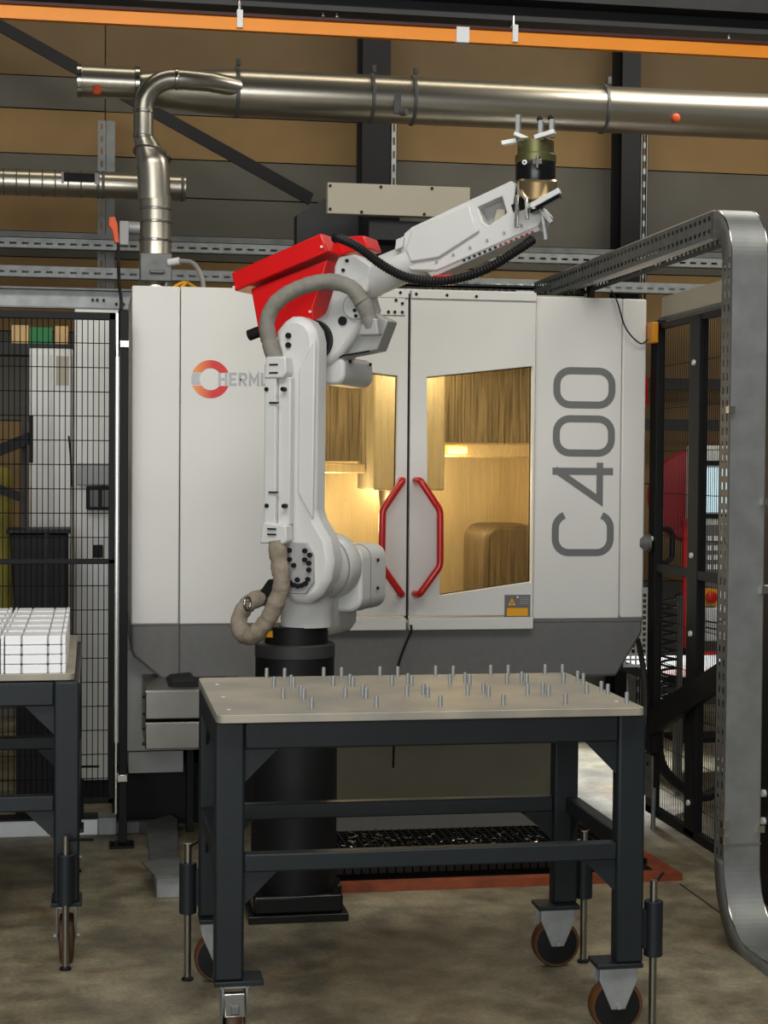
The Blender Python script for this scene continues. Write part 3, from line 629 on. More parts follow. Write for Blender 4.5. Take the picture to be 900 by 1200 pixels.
RB().prism([(.14, 2.598), (.26, 2.60), (.28, 2.55), (.165, 2.53)], .10, .24).build('red_cover_hood', 'red_paint', rc, bev=.004)
RB().cyl((-.20, .05, 2.225), (-.12, .05, 2.25), .022, n=16).build('black_knob', 'black_rubber', rb)
m = RB(); corrugated(m, [(.20, -.03, 2.575), (.24, -.08, 2.566), (.325, -.1, 2.527), (.427, -.1, 2.454), (.528, -.1, 2.407), (.661, -.1, 2.392), (.80, -.08, 2.425), (.92, -.04, 2.50), (.97, -.0, 2.545)], .0185, .006, .0035); m.build('corrugated_hose', 'black_rubber', rb)
RB().box(.60, .68, -.06, -.01, 2.385, 2.42).build('hose_clip', 'red_paint', rb, bev=.005)
def sleeve(name, pts, r, mat, amp=.004):
    P = resample(spline([Vector(p) for p in pts], 8), .012); rnd = random.Random(5)
    m = RB(); m.tube(P, [r+rnd.uniform(-amp, amp)*(1 if 1 < i < len(P)-2 else -1) for i in range(len(P))], 14); return m.build(name, mat, rb, smooth=80)
sleeve('cable_sleeve', [(.042, -.215, 2.11), (.02, -.215, 2.17), (.005, -.21, 2.25), (.035, -.2, 2.32), (.11, -.18, 2.372), (.22, -.15, 2.40), (.31, -.13, 2.375), (.35, -.12, 2.32)], .03, 'sleeve_grey', .0015)
sleeve('cable_sleeve', [(.34, -.115, 2.34), (.37, -.11, 2.28), (.38, -.105, 2.22)], .03, 'sleeve_grey', .003)
RB().prism([(.335, 2.20), (.42, 2.20), (.41, 2.26), (.36, 2.27)], -.13, -.09).build('sleeve_cuff', 'robot_grey', rb, bev=.006)
sleeve('cable_sleeve', [(.062, -.235, 1.44), (.075, -.24, 1.36), (.085, -.24, 1.28), (.055, -.245, 1.19), (.02, -.25, 1.13), (-.03, -.245, 1.085), (-.085, -.22, 1.09), (-.115, -.19, 1.14), (-.09, -.15, 1.20), (-.03, -.10, 1.225)], .033, 'sleeve_brown', .0028)
RB().prism([(-.075, 1.215), (-.02, 1.29), (.03, 1.285), (.0, 1.235), (-.04, 1.19)], -.14, -.06).build('connector_block', 'black', rb, bev=.006)
RB().tube([(-.075, -.2+.025*math.cos(q), 1.2+.025*math.sin(q)) for q in [2*PI*i/14 for i in range(14)]], .005, 8, True).build('sleeve_ring', 'steel', rb)
# gripper at the wrist
gp = RB().lathe((.972, .0, 2.70), (0, 0, 1), [(.05, 0), (.066, .01), (.066, .075), (.07, .08), (.07, .11), (.074, .115), (.074, .14), (.066, .145), (.066, .19)], 32).build('gripper', 'olive_metal', rb)
RB().lathe((.972, .0, 2.765), (0, 0, 1), [(.071, -.02), (.0725, -.016), (.0725, .06), (.071, .064)], 32).build('black_sleeve', 'black_gloss', gp)
RB().lathe((.985, -.02, 2.72), (.12, -.25, 1), [(.058, -.035), (.070, -.026), (.070, .03), (.062, .036)], 32).build('brass_flange', 'brass', gp)
RB().lathe((.955, -.0735, 2.806), (0, -1, 0), [(.004, 0), (.009, .001), (.009, .005), (.004, .006)], 16, False).build('white_ring', 'white_plastic', gp)
m = RB(); m.box(.985, 1.02, -.083, -.055, 2.795, 2.815); m.box(1.0, 1.01, -.09, -.055, 2.78, 2.825); m.box(.98, .99, -.08, -.06, 2.785, 2.79); m.build('sensor_bracket', 'steel', gp, bev=.002)
def bar(u0, a0, z0, u1, a1, z1, w, t_):
    p, q = Vector((u0, a0, z0)), Vector((u1, a1, z1)); d = (q-p).normalized(); s = d.cross(Vector((0, 1, 0))).normalized()*w/2; n = Vector((0, t_/2, 0))
    m = RB(); vs = [m.v(b+x*s+y*n) for b in (p, q) for x, y in ((-1, -1), (1, -1), (1, 1), (-1, 1))]
    for f_ in ((3, 2, 1, 0), (4, 5, 6, 7), (0, 1, 5, 4), (1, 2, 6, 5), (2, 3, 7, 6), (3, 0, 4, 7)): m.f([vs[i] for i in f_])
    return m
for k, (a_, mt) in enumerate(((( .915, -.03, 2.90, .915, -.03, 2.985, .016, .02), 'zinc'), ((1.0, -.03, 2.90, 1.0, -.03, 2.96, .016, .02), 'zinc'), ((1.035, -.01, 2.90, 1.035, -.01, 2.965, .016, .02), 'zinc'),
    ((.86, -.04, 2.885, .91, -.02, 2.895, .016, .03), 'bright_steel'), ((.91, -.05, 2.915, .96, -.04, 2.892, .014, .03), 'bright_steel'), ((.985, -.05, 2.895, 1.06, -.06, 2.91, .016, .03), 'bright_steel'),
    ((.925, -.06, 2.695, .925, -.07, 2.575, .014, .016), 'bright_steel'), ((.935, -.07, 2.71, .965, -.08, 2.67, .012, .016), 'bright_steel'), ((.965, -.08, 2.68, .97, -.09, 2.60, .012, .016), 'bright_steel'),
    ((.97, -.05, 2.65, 1.09, -.09, 2.695, .02, .03), 'bright_steel'), ((.97, -.04, 2.635, 1.09, -.08, 2.68, .016, .03), 'black_gloss'), ((1.0, -.04, 2.645, 1.05, -.05, 2.59, .014, .02), 'zinc'), ((1.01, -.04, 2.64, 1.03, -.05, 2.53, .012, .016), 'zinc'))):
    bar(*a_).build('gripper_finger', 'white_plastic' if mt == 'bright_steel' and k in (3, 4, 5, 9) else mt, gp, bev=.002)
for u, a_, z in ((.995, -.03, 2.965), (1.03, -.01, 2.97)): RB().ball((u, a_, z), .011).build('finger_tip', 'black', gp)
RB().prism([(.925, 2.885), (1.02, 2.885), (1.02, 2.897), (.925, 2.897)], -.06, .05).build('jaw_plate', 'olive_metal', gp)
RB().cyl((.975, -.03, 2.70), (.985, -.05, 2.635), .03, .02, n=14).build('lower_jaw_hub', 'steel', gp)

# ------------------------------------------------------------------ carts
def make_cart(label, O, rot, top_y, pins=True, ld=.06):
    Mx = Matrix.Translation(Vector(O)) @ Matrix.Rotation(rot, 4, 'Z')
    def K(): return MB(Mx)
    def kb(n, mt, par, *b, bev=.003): return K().box(*b).build(n, mt, par, bev=bev)
    t = thing('fixture_cart', Mx @ Vector((.65, .38, 0)), label, 'cart')
    L, D, lw = 1.30, .76, .086
    top = K().prism(rrect(0, 1.282, top_y[0], top_y[1], .022, 4), .98, 1.0044, 'xy').build('table_top', 'plate_alu', t, bev=.002)
    if pins:
        offs = [(0, .765), (.06, .758), (0, .535), (.06, .573), (.06, .508), (0, .27), (.06, .308), (.06, .24), (.06, .05)]
        proto = None
        for k in range(6):
            for dx, dy in offs:
                p = Mx @ Vector((.227+.1935*k+dx, dy, 1.0044))
                if proto is None:
                    proto = MB().lathe(p, (0, 0, 1), [(.0065, 0), (.0065, .031), (.005, .034)], 10).build('locating_pin', 'zinc', top)
                else:
                    c = proto.copy(); COL.objects.link(c); c.location = p
        for x, y in ((.05, .62), (.047, .33), (.043, .06), (1.235, .09)): K().cyl((x, y, 1.004), (x, y, 1.0058), .006, n=10).build('plate_screw', 'white_plastic', top)
    for x in (0, L-lw):
        for y in (0, D-ld):
            kb('leg', 'anthracite', t, x, x+lw, y, y+ld, .219, .978, bev=.008)
    for y in (0, D-.05):
        kb('apron', 'anthracite', t, lw, L-lw, y+.002, y+.05, .895, .976, bev=.006)
        kb('lower_rail', 'anthracite', t, lw, L-lw, y+.004, y+.05, .535, .588, bev=.005)
        for s, x in ((1, lw), (-1, L-lw)):
            K().prism([(x, .90), (x+s*.105, .90), (x, .795)], y+.02, y+.028).build('gusset', 'anthracite', t)
            K().prism([(x, .54), (x+s*.105, .54), (x, .435)], y+.02, y+.028).build('gusset', 'anthracite', t)
    for x in (.02, L-.028):
        for s, y in ((1, ld), (-1, D-ld)):
            K().prism([(y, .90), (y+s*.105, .90), (y, .795)], x, x+.008, 'yz').build('gusset', 'anthracite', t)
            K().prism([(y, .54), (y+s*.105, .54), (y, .435)], x, x+.008, 'yz').build('gusset', 'anthracite', t)
    for x in (0, L-.05):
        kb('apron', 'anthracite', t, x+.002, x+.05, ld, D-ld, .895, .976, bev=.006)
        kb('lower_rail', 'anthracite', t, x+.004, x+.05, ld, D-ld, .535, .588, bev=.005)
    for ix, iy in ((0, 0), (0, 1), (1, 0), (1, 1)):
        x0, x1 = (0, .145) if ix == 0 else (L-.145, L); y0 = -.005 if iy == 0 else D-.095
        p = kb('caster_plate', 'anthracite', t, x0, x1, y0, y0+.105, .204, .219, bev=.003)
        cx = (x0+x1)/2+(.0 if ix else -.005); cy = y0+.052; r = .082
        swivel = ix == 0 and iy == 0
        if not swivel:
            for dy in (-.032, .032):
                K().prism([(cx-.06, .204), (cx+.06, .204), (cx+.06, .165), (cx+.022, .075), (cx-.022, .075), (cx-.06, .165)], cy+dy-.003, cy+dy+.003).build('fork_cheek', 'zinc', p, bev=.002)
            K().box(cx-.06, cx+.06, cy-.032, cy+.032, .196, .204).build('fork_bridge', 'zinc', p)
            K().cyl((cx, cy-.044, .086), (cx, cy+.044, .086), .009, n=8).build('axle_bolt', 'zinc', p)
            w = K().lathe((cx, cy-.021, r), (0, 1, 0), [(.02, -.006), (.05, -.004), (.071, -.003), (.071, .045), (.02, .048)], 32).build('wheel', 'black', p)
            K().lathe((cx, cy-.023, r), (0, 1, 0), [(.064, 0), (r-.004, 0), (r, .006), (r, .04), (r-.004, .046), (.064, .046)], 36, False).build('tread', 'wheel_brown', p)
        else:
            cx -= .01
            K().box(cx-.04, cx+.045, cy-.04, cy+.035, .196, .204).build('fork_bridge', 'zinc', p)
            for dx in (-.032, .038):
                K().prism([(cy-.05, .20), (cy+.05, .20), (cy+.06, .14), (cy+.03, .07), (cy-.0, .07), (cy-.05, .15)], cx+dx-.003, cx+dx+.003, 'yz').build('fork_cheek', 'zinc', p, bev=.002)
            w = K().lathe((cx-.02, cy+.015, r), (1, 0, 0), [(.02, -.004), (.066, 0), (.066, .042), (.02, .046)], 32).build('wheel', 'black', p)
            K().lathe((cx-.022, cy+.015, r), (1, 0, 0), [(.064, 0), (r-.004, 0), (r, .006), (r, .04), (r-.004, .046), (.064, .046)], 36, False).build('tread', 'wheel_brown', p)
            K().prism([(cy-.085, .125), (cy-.05, .185), (cy-.03, .185), (cy-.045, .115)], cx-.03, cx+.032, 'yz').build('brake_pedal', 'bright_steel', p, bev=.004)
            K().box(cx-.012, cx+.012, cy-.09, cy-.07, .135, .16).build('pedal_pad', 'zinc_dull', p, bev=.003)
    for jx, jy in ((-.035, D-.02), (L+.048, .05), (L+.035, D-.02 if pins else D-.045)):
        j = K().cyl((jx, jy, .225), (jx, jy, .395), .029, n=20).build('jack', 'anthracite', t, bev=.003)
        K().cyl((jx, jy, .004), (jx, jy, .458), .012, n=14).build('jack_rod', 'steel', j)
        K().lathe((jx, jy, 0), (0, 0, 1), [(.02, 0), (.02, .006), (.012, .012)], 14).build('jack_foot', 'black', j)
        K().cyl((jx, jy, .445), (jx+(.06 if jx > 1 else .06), jy+.09, .455), .005, n=8).build('jack_lever', 'black', j)
        K().box(min(jx, 0 if jx < 0 else L), max(jx, 0 if jx < 0 else L), jy-.012, jy+.012, .25, .37).build('jack_bracket', 'anthracite', j)
    return t, Mx
cart, _ = make_cart('large anthracite steel cart with pin-studded metal top standing in the foreground', (.353, 4.82, 0), 0, (-.047, .80))
cart2, _ = make_cart('anthracite steel cart at the left edge loaded with shiny metal blocks', (-.80, 7.07, 0), -PI/2, (-.05, .742), pins=False, ld=.086)

# machined blocks on the left cart
def block(ox, oy, oz):
    o = thing('machined_block', (ox, oy, oz), None, 'block', 'machined aluminium blocks stacked on the left cart')
    L = .205; d = .135; h = .0325
    for i, (a, b) in enumerate(((0, .052), (.058, .140), (.146, .186))):
        m = MB(); m.box(ox-.1+a, ox-.1+b, oy-d/2, oy+d/2, oz, oz+h-.002); m.build('face_segment', 'block_alu', o, bev=.002)
    m = MB(); m.box(ox-.1+.002, ox-.1+.2, oy-d/2+.004, oy+d/2-.004, oz+.002, oz+h-.006); m.build('core', 'robot_grey', o)
    m = MB(); m.box(ox-.1+.19, ox-.1+.203, oy-d/2-.002, oy+d/2+.002, oz, oz+h-.0005); m.build('end_rib', 'block_alu', o, bev=.002)
    MB().box(ox-.1-.014, ox-.1-.004, oy-d/2-.001, oy+d/2+.002, oz, oz+h-.0005).build('end_rib', 'block_alu', o, bev=.002)
    return o
b0 = block(0, 0, 0)
rows = ['front', 'second', 'third', 'fourth', 'fifth', 'rear']; lv = ['bottom', 'second', 'third', 'top']
for c in range(2):
    for r in range(6):
        for l in range(4):
            if c == 1 and r > 0 and l < 3: continue
            o = b0 if (c, r, l) == (0, 0, 0) else copy_tree(b0)
            o.location = (-.19-.228*c, 5.86+.195*r, 1.0046+.0327*l)
            o['label'] = f'shiny aluminium block, {lv[l]} of its stack, {rows[r]} row, ' + ('right column on left cart' if c == 0 else 'left column cut by photo edge')

# ------------------------------------------------------------------ left fence and things behind it
def wires(name, mat, parent, horiz, vert, r=.0021):
    m = MB()
    for p, q in horiz+vert: m.cyl(p, q, r, n=4)
    return m.build(name, mat, parent, kind='stuff', smooth=0)
lf = thing('mesh_fence', (-.5, 7.55, .2), 'black wire mesh fence panel left of the white machine', 'fence')
bx('top_bar', 'black', lf, -1.3, .10, 7.535, 7.565, 2.357, 2.39, bev=.003)
bx('middle_bar', 'black', lf, -1.3, .10, 7.535, 7.565, 1.272, 1.295, bev=.003)
bx('bottom_bar', 'black', lf, -1.3, .10, 7.535, 7.565, .20, .222, bev=.003)
bx('side_bar', 'black', lf, .072, .10, 7.535, 7.566, .2, 2.39, bev=.003)
bx('side_bar', 'black', lf, -1.3, -1.27, 7.535, 7.565, .2, 2.39)
wires('wire_mesh', 'black', lf, [((-1.29, 7.553, z), (.09, 7.553, z)) for z in [.31+.108*i for i in range(19)]], [((-1.27+.0245*i, 7.55, .21), (-1.27+.0245*i, 7.55, 2.38)) for i in range(56)])
pt = thing('fence_post', (.137, 7.55, 0), 'tall black fence post at the left edge of the white machine', 'post')
bx('post_tube', 'black', pt, .12, .158, 7.53, 7.57, .02, 2.40, bev=.003)
bx('edge_strip', 'bright_steel', pt, .105, .112, 7.545, 7.56, .15, 2.39)
bx('clamp', 'bright_steel', pt, .118, .162, 7.52, 7.575, 2.235, 2.268, bev=.004)
bx('clamp', 'bright_steel', pt, .112, .16, 7.52, 7.575, .295, .33, bev=.004)
bx('foot_plate', 'black', pt, .08, .19, 7.5, 7.62, 0, .012)
for x in (.095, .175): MB().cyl((x, 7.53, .012), (x, 7.53, .03), .009, n=6).build('anchor_bolt', 'black_gloss', pt)
c = thing('control_cabinet', (.01, 8.8, 0), 'white electrical cabinet with a small display behind the left fence', 'cabinet')
bx('cabinet_body', 'machine_white', c, -.09, .14, 8.62, 9.1, .10, 2.5, bev=.006)
bx('cabinet_plinth', 'black', c, -.09, .14, 8.66, 9.1, 0, .1)
bx('display_hood', 'robot_grey', c, -.075, .10, 8.58, 8.62, 1.61, 1.72, bev=.004)
d = bx('switch_box', 'black', c, -.03, .10, 8.56, 8.62, 1.485, 1.605, bev=.006)
for x in (-.01, .05): bx('switch_window', 'machine_grey', d, x, x+.04, 8.555, 8.56, 1.5, 1.585)
bx('label_plate', 'white_plastic', c, -.005, .065, 8.612, 8.62, 1.33, 1.375)
bx('socket', 'black', c, .005, .055, 8.605, 8.62, 1.24, 1.305, bev=.004)
bx('label_plate', 'white_plastic', c, -.02, .08, 8.612, 8.62, 1.10, 1.2)
c = thing('tall_cabinet', (-.2, 9.0, 0), 'pale grey tall cabinet behind the black bin at far left', 'cabinet')
bx('cabinet_body', 'machine_white', c, -.32, -.1, 8.8, 9.2, .05, 2.31, bev=.006)
bx('door_leaf', 'machine_white', c, -.205, -.105, 8.785, 8.8, .1, 2.28, bev=.004); bx('door_leaf', 'machine_white', c, -.315, -.212, 8.785, 8.8, .1, 2.28, bev=.004)
MB().tube(spline([(-.12, 8.77, 1.86), (-.11, 8.76, 1.75), (-.105, 8.77, 1.6)], 5), .005, 6).build('hanging_strap', 'black', c)
bx('hinge_plate', 'beige_panel', c, -.185, -.12, 8.78, 8.787, 2.12, 2.27)
t = thing('waste_bin', (-.25, 8.3, 0), 'black square bin behind the left mesh fence', 'bin')
MB().prism([(-.39, 1.38), (-.115, 1.38), (-.115, .85), (-.36, .85)], 8.2, 8.5).build('bin_body', 'black', t, bev=.008)
bx('bin_lid', 'black_rubber', t, -.405, -.105, 8.18, 8.52, 1.38, 1.4, bev=.004); bx('bin_rib', 'black_rubber', t, -.225, -.2, 8.185, 8.2, .86, 1.38)
bx('bin_stand', 'black', t, -.36, -.12, 8.22, 8.48, 0, .85)
t = thing('swing_arm', (-.35, 8.35, 1.4), 'black hinged bracket arm behind the fence at far left', 'bracket')
bx('arm_bracket', 'black', t, -.305, -.285, 8.3, 8.36, 1.72, 1.95); bx('arm_column', 'beam_grey', t, -.345, -.315, 8.4, 8.46, 1.4, 2.0)
MB().prism([(-1.0, 1.52), (-1.0, 1.58), (-.30, 1.87), (-.30, 1.81)], 8.3, 8.34).build('arm_bar', 'black', t)
MB().prism([(-1.0, 1.78), (-1.0, 1.83), (-.345, 1.575), (-.345, 1.53)], 8.3, 8.34).build('arm_bar', 'black', t)
t = thing('overhead_shelf', (-.4, 9.3, 2.3), 'dark overhead shelf behind the top of the left fence', 'shelf')
bx('shelf_board', 'beam_dark', t, -1.3, -.085, 9.2, 9.4, 2.30, 2.36)
for i, (x0, x1, m_) in enumerate(((-.43, -.34, 'card_beige'), (-.20, -.13, 'card_beige'))):
    bx('carton', m_, None, x0, x1, 9.22, 9.38, 2.3605, 2.46, label=('beige carton left' if i == 0 else 'beige carton right') + ' of the green sign on the overhead shelf', cat='carton', bev=.003)
bx('green_sign', 'sign_green', None, -.335, -.215, 9.22, 9.25, 2.3605, 2.45, label='green sign standing between two cartons on the overhead shelf', cat='sign')
MB().prism(rrect(-.62, -.40, .9, 1.7, .05), 8.60, 8.72).build('hanging_vest', 'cloth_hivis', None, bev=.03, label='yellowish cloth hanging behind the fence at the far left edge', cat='cloth')
t = thing('floor_duct', (-.3, 7.85, 0), 'long low white cable duct on the floor under the left fence', 'duct')
bx('duct_body', 'white_plastic', t, -1.4, .03, 7.8, 7.9, 0, .075, bev=.004); bx('duct_lid', 'black', t, -1.4, .03, 7.795, 7.905, .075, .085)
bx('end_piece', 'zinc', t, .032, .115, 7.79, 7.9, 0, .08, bev=.003)
t = thing('cable_ramp', (.31, 7.3, 0), 'bent sheet steel cable cover on the floor left of the large cart', 'cover')
MB().prism([(.07, 7.85), (.28, 7.85), (.37, 7.95), (.40, 7.85), (.355, 6.9), (.25, 6.9), (.25, 7.75), (.22, 7.8), (.07, 7.8)], .0, .055, 'xy').build('flat_cover', 'zinc_dull', t, bev=.004)
MB().prism([(.205, 6.86), (.25, 6.6), (.36, 6.6), (.36, 6.9)], .085, .095, 'xy').build('sloped_lid', 'zinc_dull', t)
bx('end_box', 'zinc', t, .255, .36, 6.62, 6.9, 0, .083, bev=.004)

# chip tray under the machine
t = thing('drip_tray', (1.6, 7.2, 0), 'dark drip tray with orange front edge on the floor under the machine', 'tray')
bx('tray_floor', 'black_gloss', t, .95, 2.33, 6.66, 7.85, .012, .03); 
MB().prism([(.93, 6.60), (2.40, 6.60), (2.33, 6.66), (.95, 6.66)], 0, .034, 'xy').build('orange_lip', 'orange_edge', t)
MB().prism([(2.40, 6.60), (2.43, 6.60), (2.36, 7.85), (2.33, 7.85), (2.33, 6.66)], 0, .03, 'xy').build('orange_lip', 'orange_edge', t)
m = MB()
for i in range(38): x = .98+.0355*i; m.box(x, x+.006, 6.7, 7.4, .05, .075)
for j in range(16): y = 6.7+.0455*j; m.box(.97, 2.31, y, y+.006, .05, .0745)
m.build('grating', 'black_gloss', t, kind='stuff', smooth=0)
bx('rear_plate', 'machine_grey', t, .98, 2.02, 7.42, 7.78, .06, .07)
m = MB(); rnd = random.Random(3)
for i in range(420):
    x = rnd.choice([rnd.gauss(1.2, .10), rnd.gauss(1.55, .2), rnd.gauss(1.95, .12)]); y = rnd.gauss(7.1, .12)
    if not (.98 < x < 2.3 and 6.75 < y < 7.39): continue
    a = rnd.uniform(0, 6.28); l = rnd.uniform(.004, .014); z = .0755+rnd.uniform(0, .01); w_ = .003
    dx, dy = math.cos(a)*l, math.sin(a)*l
    m.quad((x-dx, y-dy, z), (x+dx, y+dy, z+rnd.uniform(-.003, .006)), (x+dx-dy*.3, y+dy+dx*.3, z+.003), (x-dx-dy*.3, y-dy+dx*.3, z+.002))
m.build('metal_chips', 'bright_steel', None, kind='stuff', smooth=0, label='glinting metal chips scattered on the black tray grating', cat='chips')
bx('trim_1', 'dirt_line', None, 2.395, 2.405, 1, 6.55, 0, .0015, kind='structure', smooth=0)

# ------------------------------------------------------------------ right fence
rf = thing('gate_panel', (2.66, 7.2, .08), 'black wire mesh gate receding right of the white machine', 'gate')
XF = 2.66
bx('post_tube', 'black', rf, XF-.02, XF+.02, 7.60, 7.70, .06, 2.42, bev=.003)
bx('post_tube', 'black', rf, XF-.02, XF+.02, 7.04, 7.17, .07, 2.40, bev=.003)
bx('post_tube', 'black', rf, XF-.02, XF+.02, 6.38, 6.5, .06, 2.42, bev=.003)
bx('top_bar', 'black', rf, XF-.015, XF+.015, 6.4, 7.7, 2.375, 2.405, bev=.003)
bx('middle_bar', 'black', rf, XF-.018, XF+.012, 6.4, 7.7, 1.225, 1.265, bev=.003)
bx('bottom_bar', 'black', rf, XF-.02, XF+.02, 6.4, 7.7, .06, .10, bev=.003)
wires('wire_mesh', 'black', rf, [((XF+.003, 6.4, z), (XF+.003, 7.7, z)) for z in [.2+.2*i for i in range(11)]], [((XF, 6.45+.0245*i, .08), (XF, 6.45+.0245*i, 2.39)) for i in range(51)], .0018)
br = MB().prism([(6.42, 1.0), (6.42, .89), (7.58, .44), (7.70, .44), (7.70, .53)], XF-.05, XF-.02, 'yz').build('diagonal_brace', 'black', rf)
bx('lock_box', 'black', rf, XF-.045, XF+.02, 7.56, 7.71, .36, .58, bev=.008)
bx('latch_plate', 'zinc_dull', rf, XF-.03, XF-.02, 7.58, 7.72, .14, .35, bev=.003)
MB().cyl((2.63, 7.55, 0), (2.63, 7.55, .2), .012, n=8).build('drop_bolt', 'zinc_dull', rf)
for y, z in ((7.1, 2.19), (7.1, 1.33), (7.1, .98), (7.1, .22), (7.64, 1.38), (7.64, .30)): MB().cyl((XF-.02, y, z), (XF-.03, y, z), .013, n=12).build('rivet', 'white_plastic', rf)
MB().lathe((XF-.03, 7.66, 1.36), (-1, 0, 0), [(.045, 0), (.045, .02), (.02, .05)], 16).build('lock_knob', 'zinc_dull', rf)
MB().tube(spline([(2.67, 7.62, 1.43), (2.70, 7.62, 1.432), (2.728, 7.62, 1.41), (2.732, 7.62, 1.35), (2.728, 7.62, 1.29), (2.70, 7.62, 1.27), (2.67, 7.62, 1.272)], 5), .013, 10).build('gate_handle', 'black_rubber', rf)
bx('safety_switch', 'amber_switch', None, 2.604, 2.638, 7.58, 7.70, 2.31, 2.41, bev=.006, label='amber safety switch at the top corner between machine and gate', cat='switch')
bx('red_reflector', 'red_paint', None, 2.603, 2.642, 7.74, 7.755, 2.02, 2.16, label='small red plate on the machine side behind the gate post', cat='plate')
MB().tube(spline([(2.42, 7.64, 2.56), (2.45, 7.63, 2.50), (2.49, 7.625, 2.38), (2.56, 7.62, 2.31), (2.60, 7.62, 2.33)], 6), .004, 6).build('switch_lead', 'black_rubber', None, label='thin wire hanging down the machine corner to the amber switch', cat='cable')
t = thing('duct_panel', (2.9, 7.3, 2.41), 'beige sheet metal panel above the right mesh gate', 'panel')
MB().prism([(6.3, 2.44), (7.72, 2.44), (7.72, 2.54), (6.3, 2.54)], 2.70, 2.72, 'yz').build('sheet', 'beige_panel', t); bx('lower_fold', 'zinc_dull', t, 2.682, 2.72, 6.3, 7.72, 2.425, 2.44)
t = thing('guard_column', (2.68, 6.2, 0), 'black bolted guard column at the right edge behind the galvanized conduit', 'column')
bx('column_body', 'black', t, 2.62, 2.72, 5.6, 6.3, .0, 2.55, bev=.004)
for z in (.44, .33, 1.25): MB().cyl((2.62, 6.2, z), (2.607, 6.2, z), .015, n=12).build('bolt', 'white_plastic', t)

# galvanized cable conduit
t = thing('cable_conduit', (2.33, 5.75, 0), 'galvanized cable conduit rising from the floor and arching back over the gate', 'conduit')
X0, X1, DP = 2.262, 2.398, .09
path = [(5.0, .045)]+[(5.47+.25*math.sin(a), .295-.25*math.cos(a)) for a in [PI/2*i/20 for i in range(21)]]
vert = [(5.72, .295), (5.72, 2.47)]
bend = [(5.92-.2*math.cos(a), 2.475+.2*math.sin(a)) for a in [PI/2*i/20 for i in range(21)]]
full = path+bend+[(8.45, 2.675)]
def normals(P):
    out = []
    for i in range(len(P)):
        a = Vector(P[max(i-1, 0)]); b = Vector(P[min(i+1, len(P)-1)]); d = (b-a).normalized(); out.append(Vector((d.y, -d.x)))
    return out
nn = normals(full); m = MB()
F0 = [m.v((X0, p[0], p[1])) for p in full]; F1 = [m.v((X1, p[0], p[1])) for p in full]
for i in range(len(full)-1): m.f([F0[i], F1[i], F1[i+1], F0[i+1]])
m.build('solid_face', 'conduit_zinc', t, solid=.003, smooth=0)
for X in (X0, X1):
    # bends: plain cheeks
    for seg in (range(0, len(path)-1), range(len(path), len(path)+len(bend)-1)):
        sd = MB()
        for i in seg:
            a, b = Vector(full[i]), Vector(full[i+1]); na, nb = nn[i]*DP, nn[i+1]*DP
            sd.quad((X, a.x, a.y), (X, b.x, b.y), (X, b.x+nb.x, b.y+nb.y), (X, a.x+na.x, a.y+na.y))
        sd.build('bend_cheek', 'zinc_dull', t, solid=.003)
    MB().slots((X, 5.72, .295), (0, 0, 1), (0, 1, 0), 2.18, [(0, DP*.45, DP*.25), (DP*.45, DP, DP*.7)], .05, (.026, .014), .002).build('slotted_side', 'zinc_dull', t)
    MB().slots((X, 5.92, 2.675), (0, 1, 0), (0, 0, -1), 2.53, [(0, .05, .026), (.05, .1, .074)], .05, (.026, .016), .002).build('slotted_side', 'zinc_dull', t)
    m = MB(); m.tube([(X, p[0], p[1]) for p in full], .003, 6); m.build('rolled_edge', 'bright_steel', t)
for z, X in ((1.92, X0), (1.59, X1), (1.27, X1), (.40, X1), (.42, X0), (.36, X0)): bx('conduit_clip', 'bright_steel', t, X-.012, X+.012, 5.70, 5.73, z, z+.025)
bx('lap_joint', 'zinc_dull', t, X0-.004, X1+.004, 5.714, 5.722, .355, .36)
for k in range(5): bx('floor_cover', 'zinc_dull', t, X0, X1+.1, 5.02+.09*k, 5.105+.09*k, .048, .056) if k < 3 else None
for y in (7.0, 7.6, 8.1): MB().cyl((X0-.004, y, 2.62), (X1+.004, y, 2.62), .006, n=6).build('cross_pin', 'zinc_dull', t)
bx('rear_hanger', 'black', t, 2.39, 2.42, 7.9, 7.93, 2.49, 2.68)
MB().tube(spline([(2.34, 6.1, 2.61), (2.34, 7.0, 2.60), (2.33, 8.3, 2.61)], 8), .02, 8).build('loom', 'white_plastic', t)

# ------------------------------------------------------------------ station behind the gate
t = thing('operator_console', (3.85, 10, .5), 'operator console with bright screen, key field and red stop button behind the gate', 'console')
h = bx('console_body', 'machine_white', t, 3.72, 4.12, 10.02, 10.14, .84, 1.86, bev=.01)
bx('screen', 'screen_light', h, 3.80, 4.04, 10.008, 10.022, 1.44, 1.72)
for z0, z1 in ((1.735, 1.765), (1.40, 1.43)): bx('screen_bezel', 'black', h, 3.76, 4.08, 10.005, 10.022, z0, z1)
bx('key_field', 'machine_grey', h, 3.76, 4.08, 10.012, 10.022, .95, 1.36)
key = None
for r in range(5):
    for k in range(7):
        p = (3.79+.042*k, 10.008, 1.02+.06*r)
        if key is None: key = MB().box(p[0]-.014, p[0]+.014, 10.0, 10.014, p[2], p[2]+.03).build('key', 'white_plastic', h)
        else:
            q = key.copy(); COL.objects.link(q); q.location = key.location+Vector((.042*k, 0, .06*r))
e_ = bx('stop_plate', 'yellow', h, 3.79, 3.89, 10.005, 10.02, .85, .96)
MB().lathe((3.84, 10.005, .905), (0, -1, 0), [(.03, 0), (.035, .02), (.035, .045), (.02, .055)], 18).build('stop_button', 'red_paint', h)
bx('selector_switch', 'black', h, 3.95, 4.01, 9.99, 10.02, .86, .92)
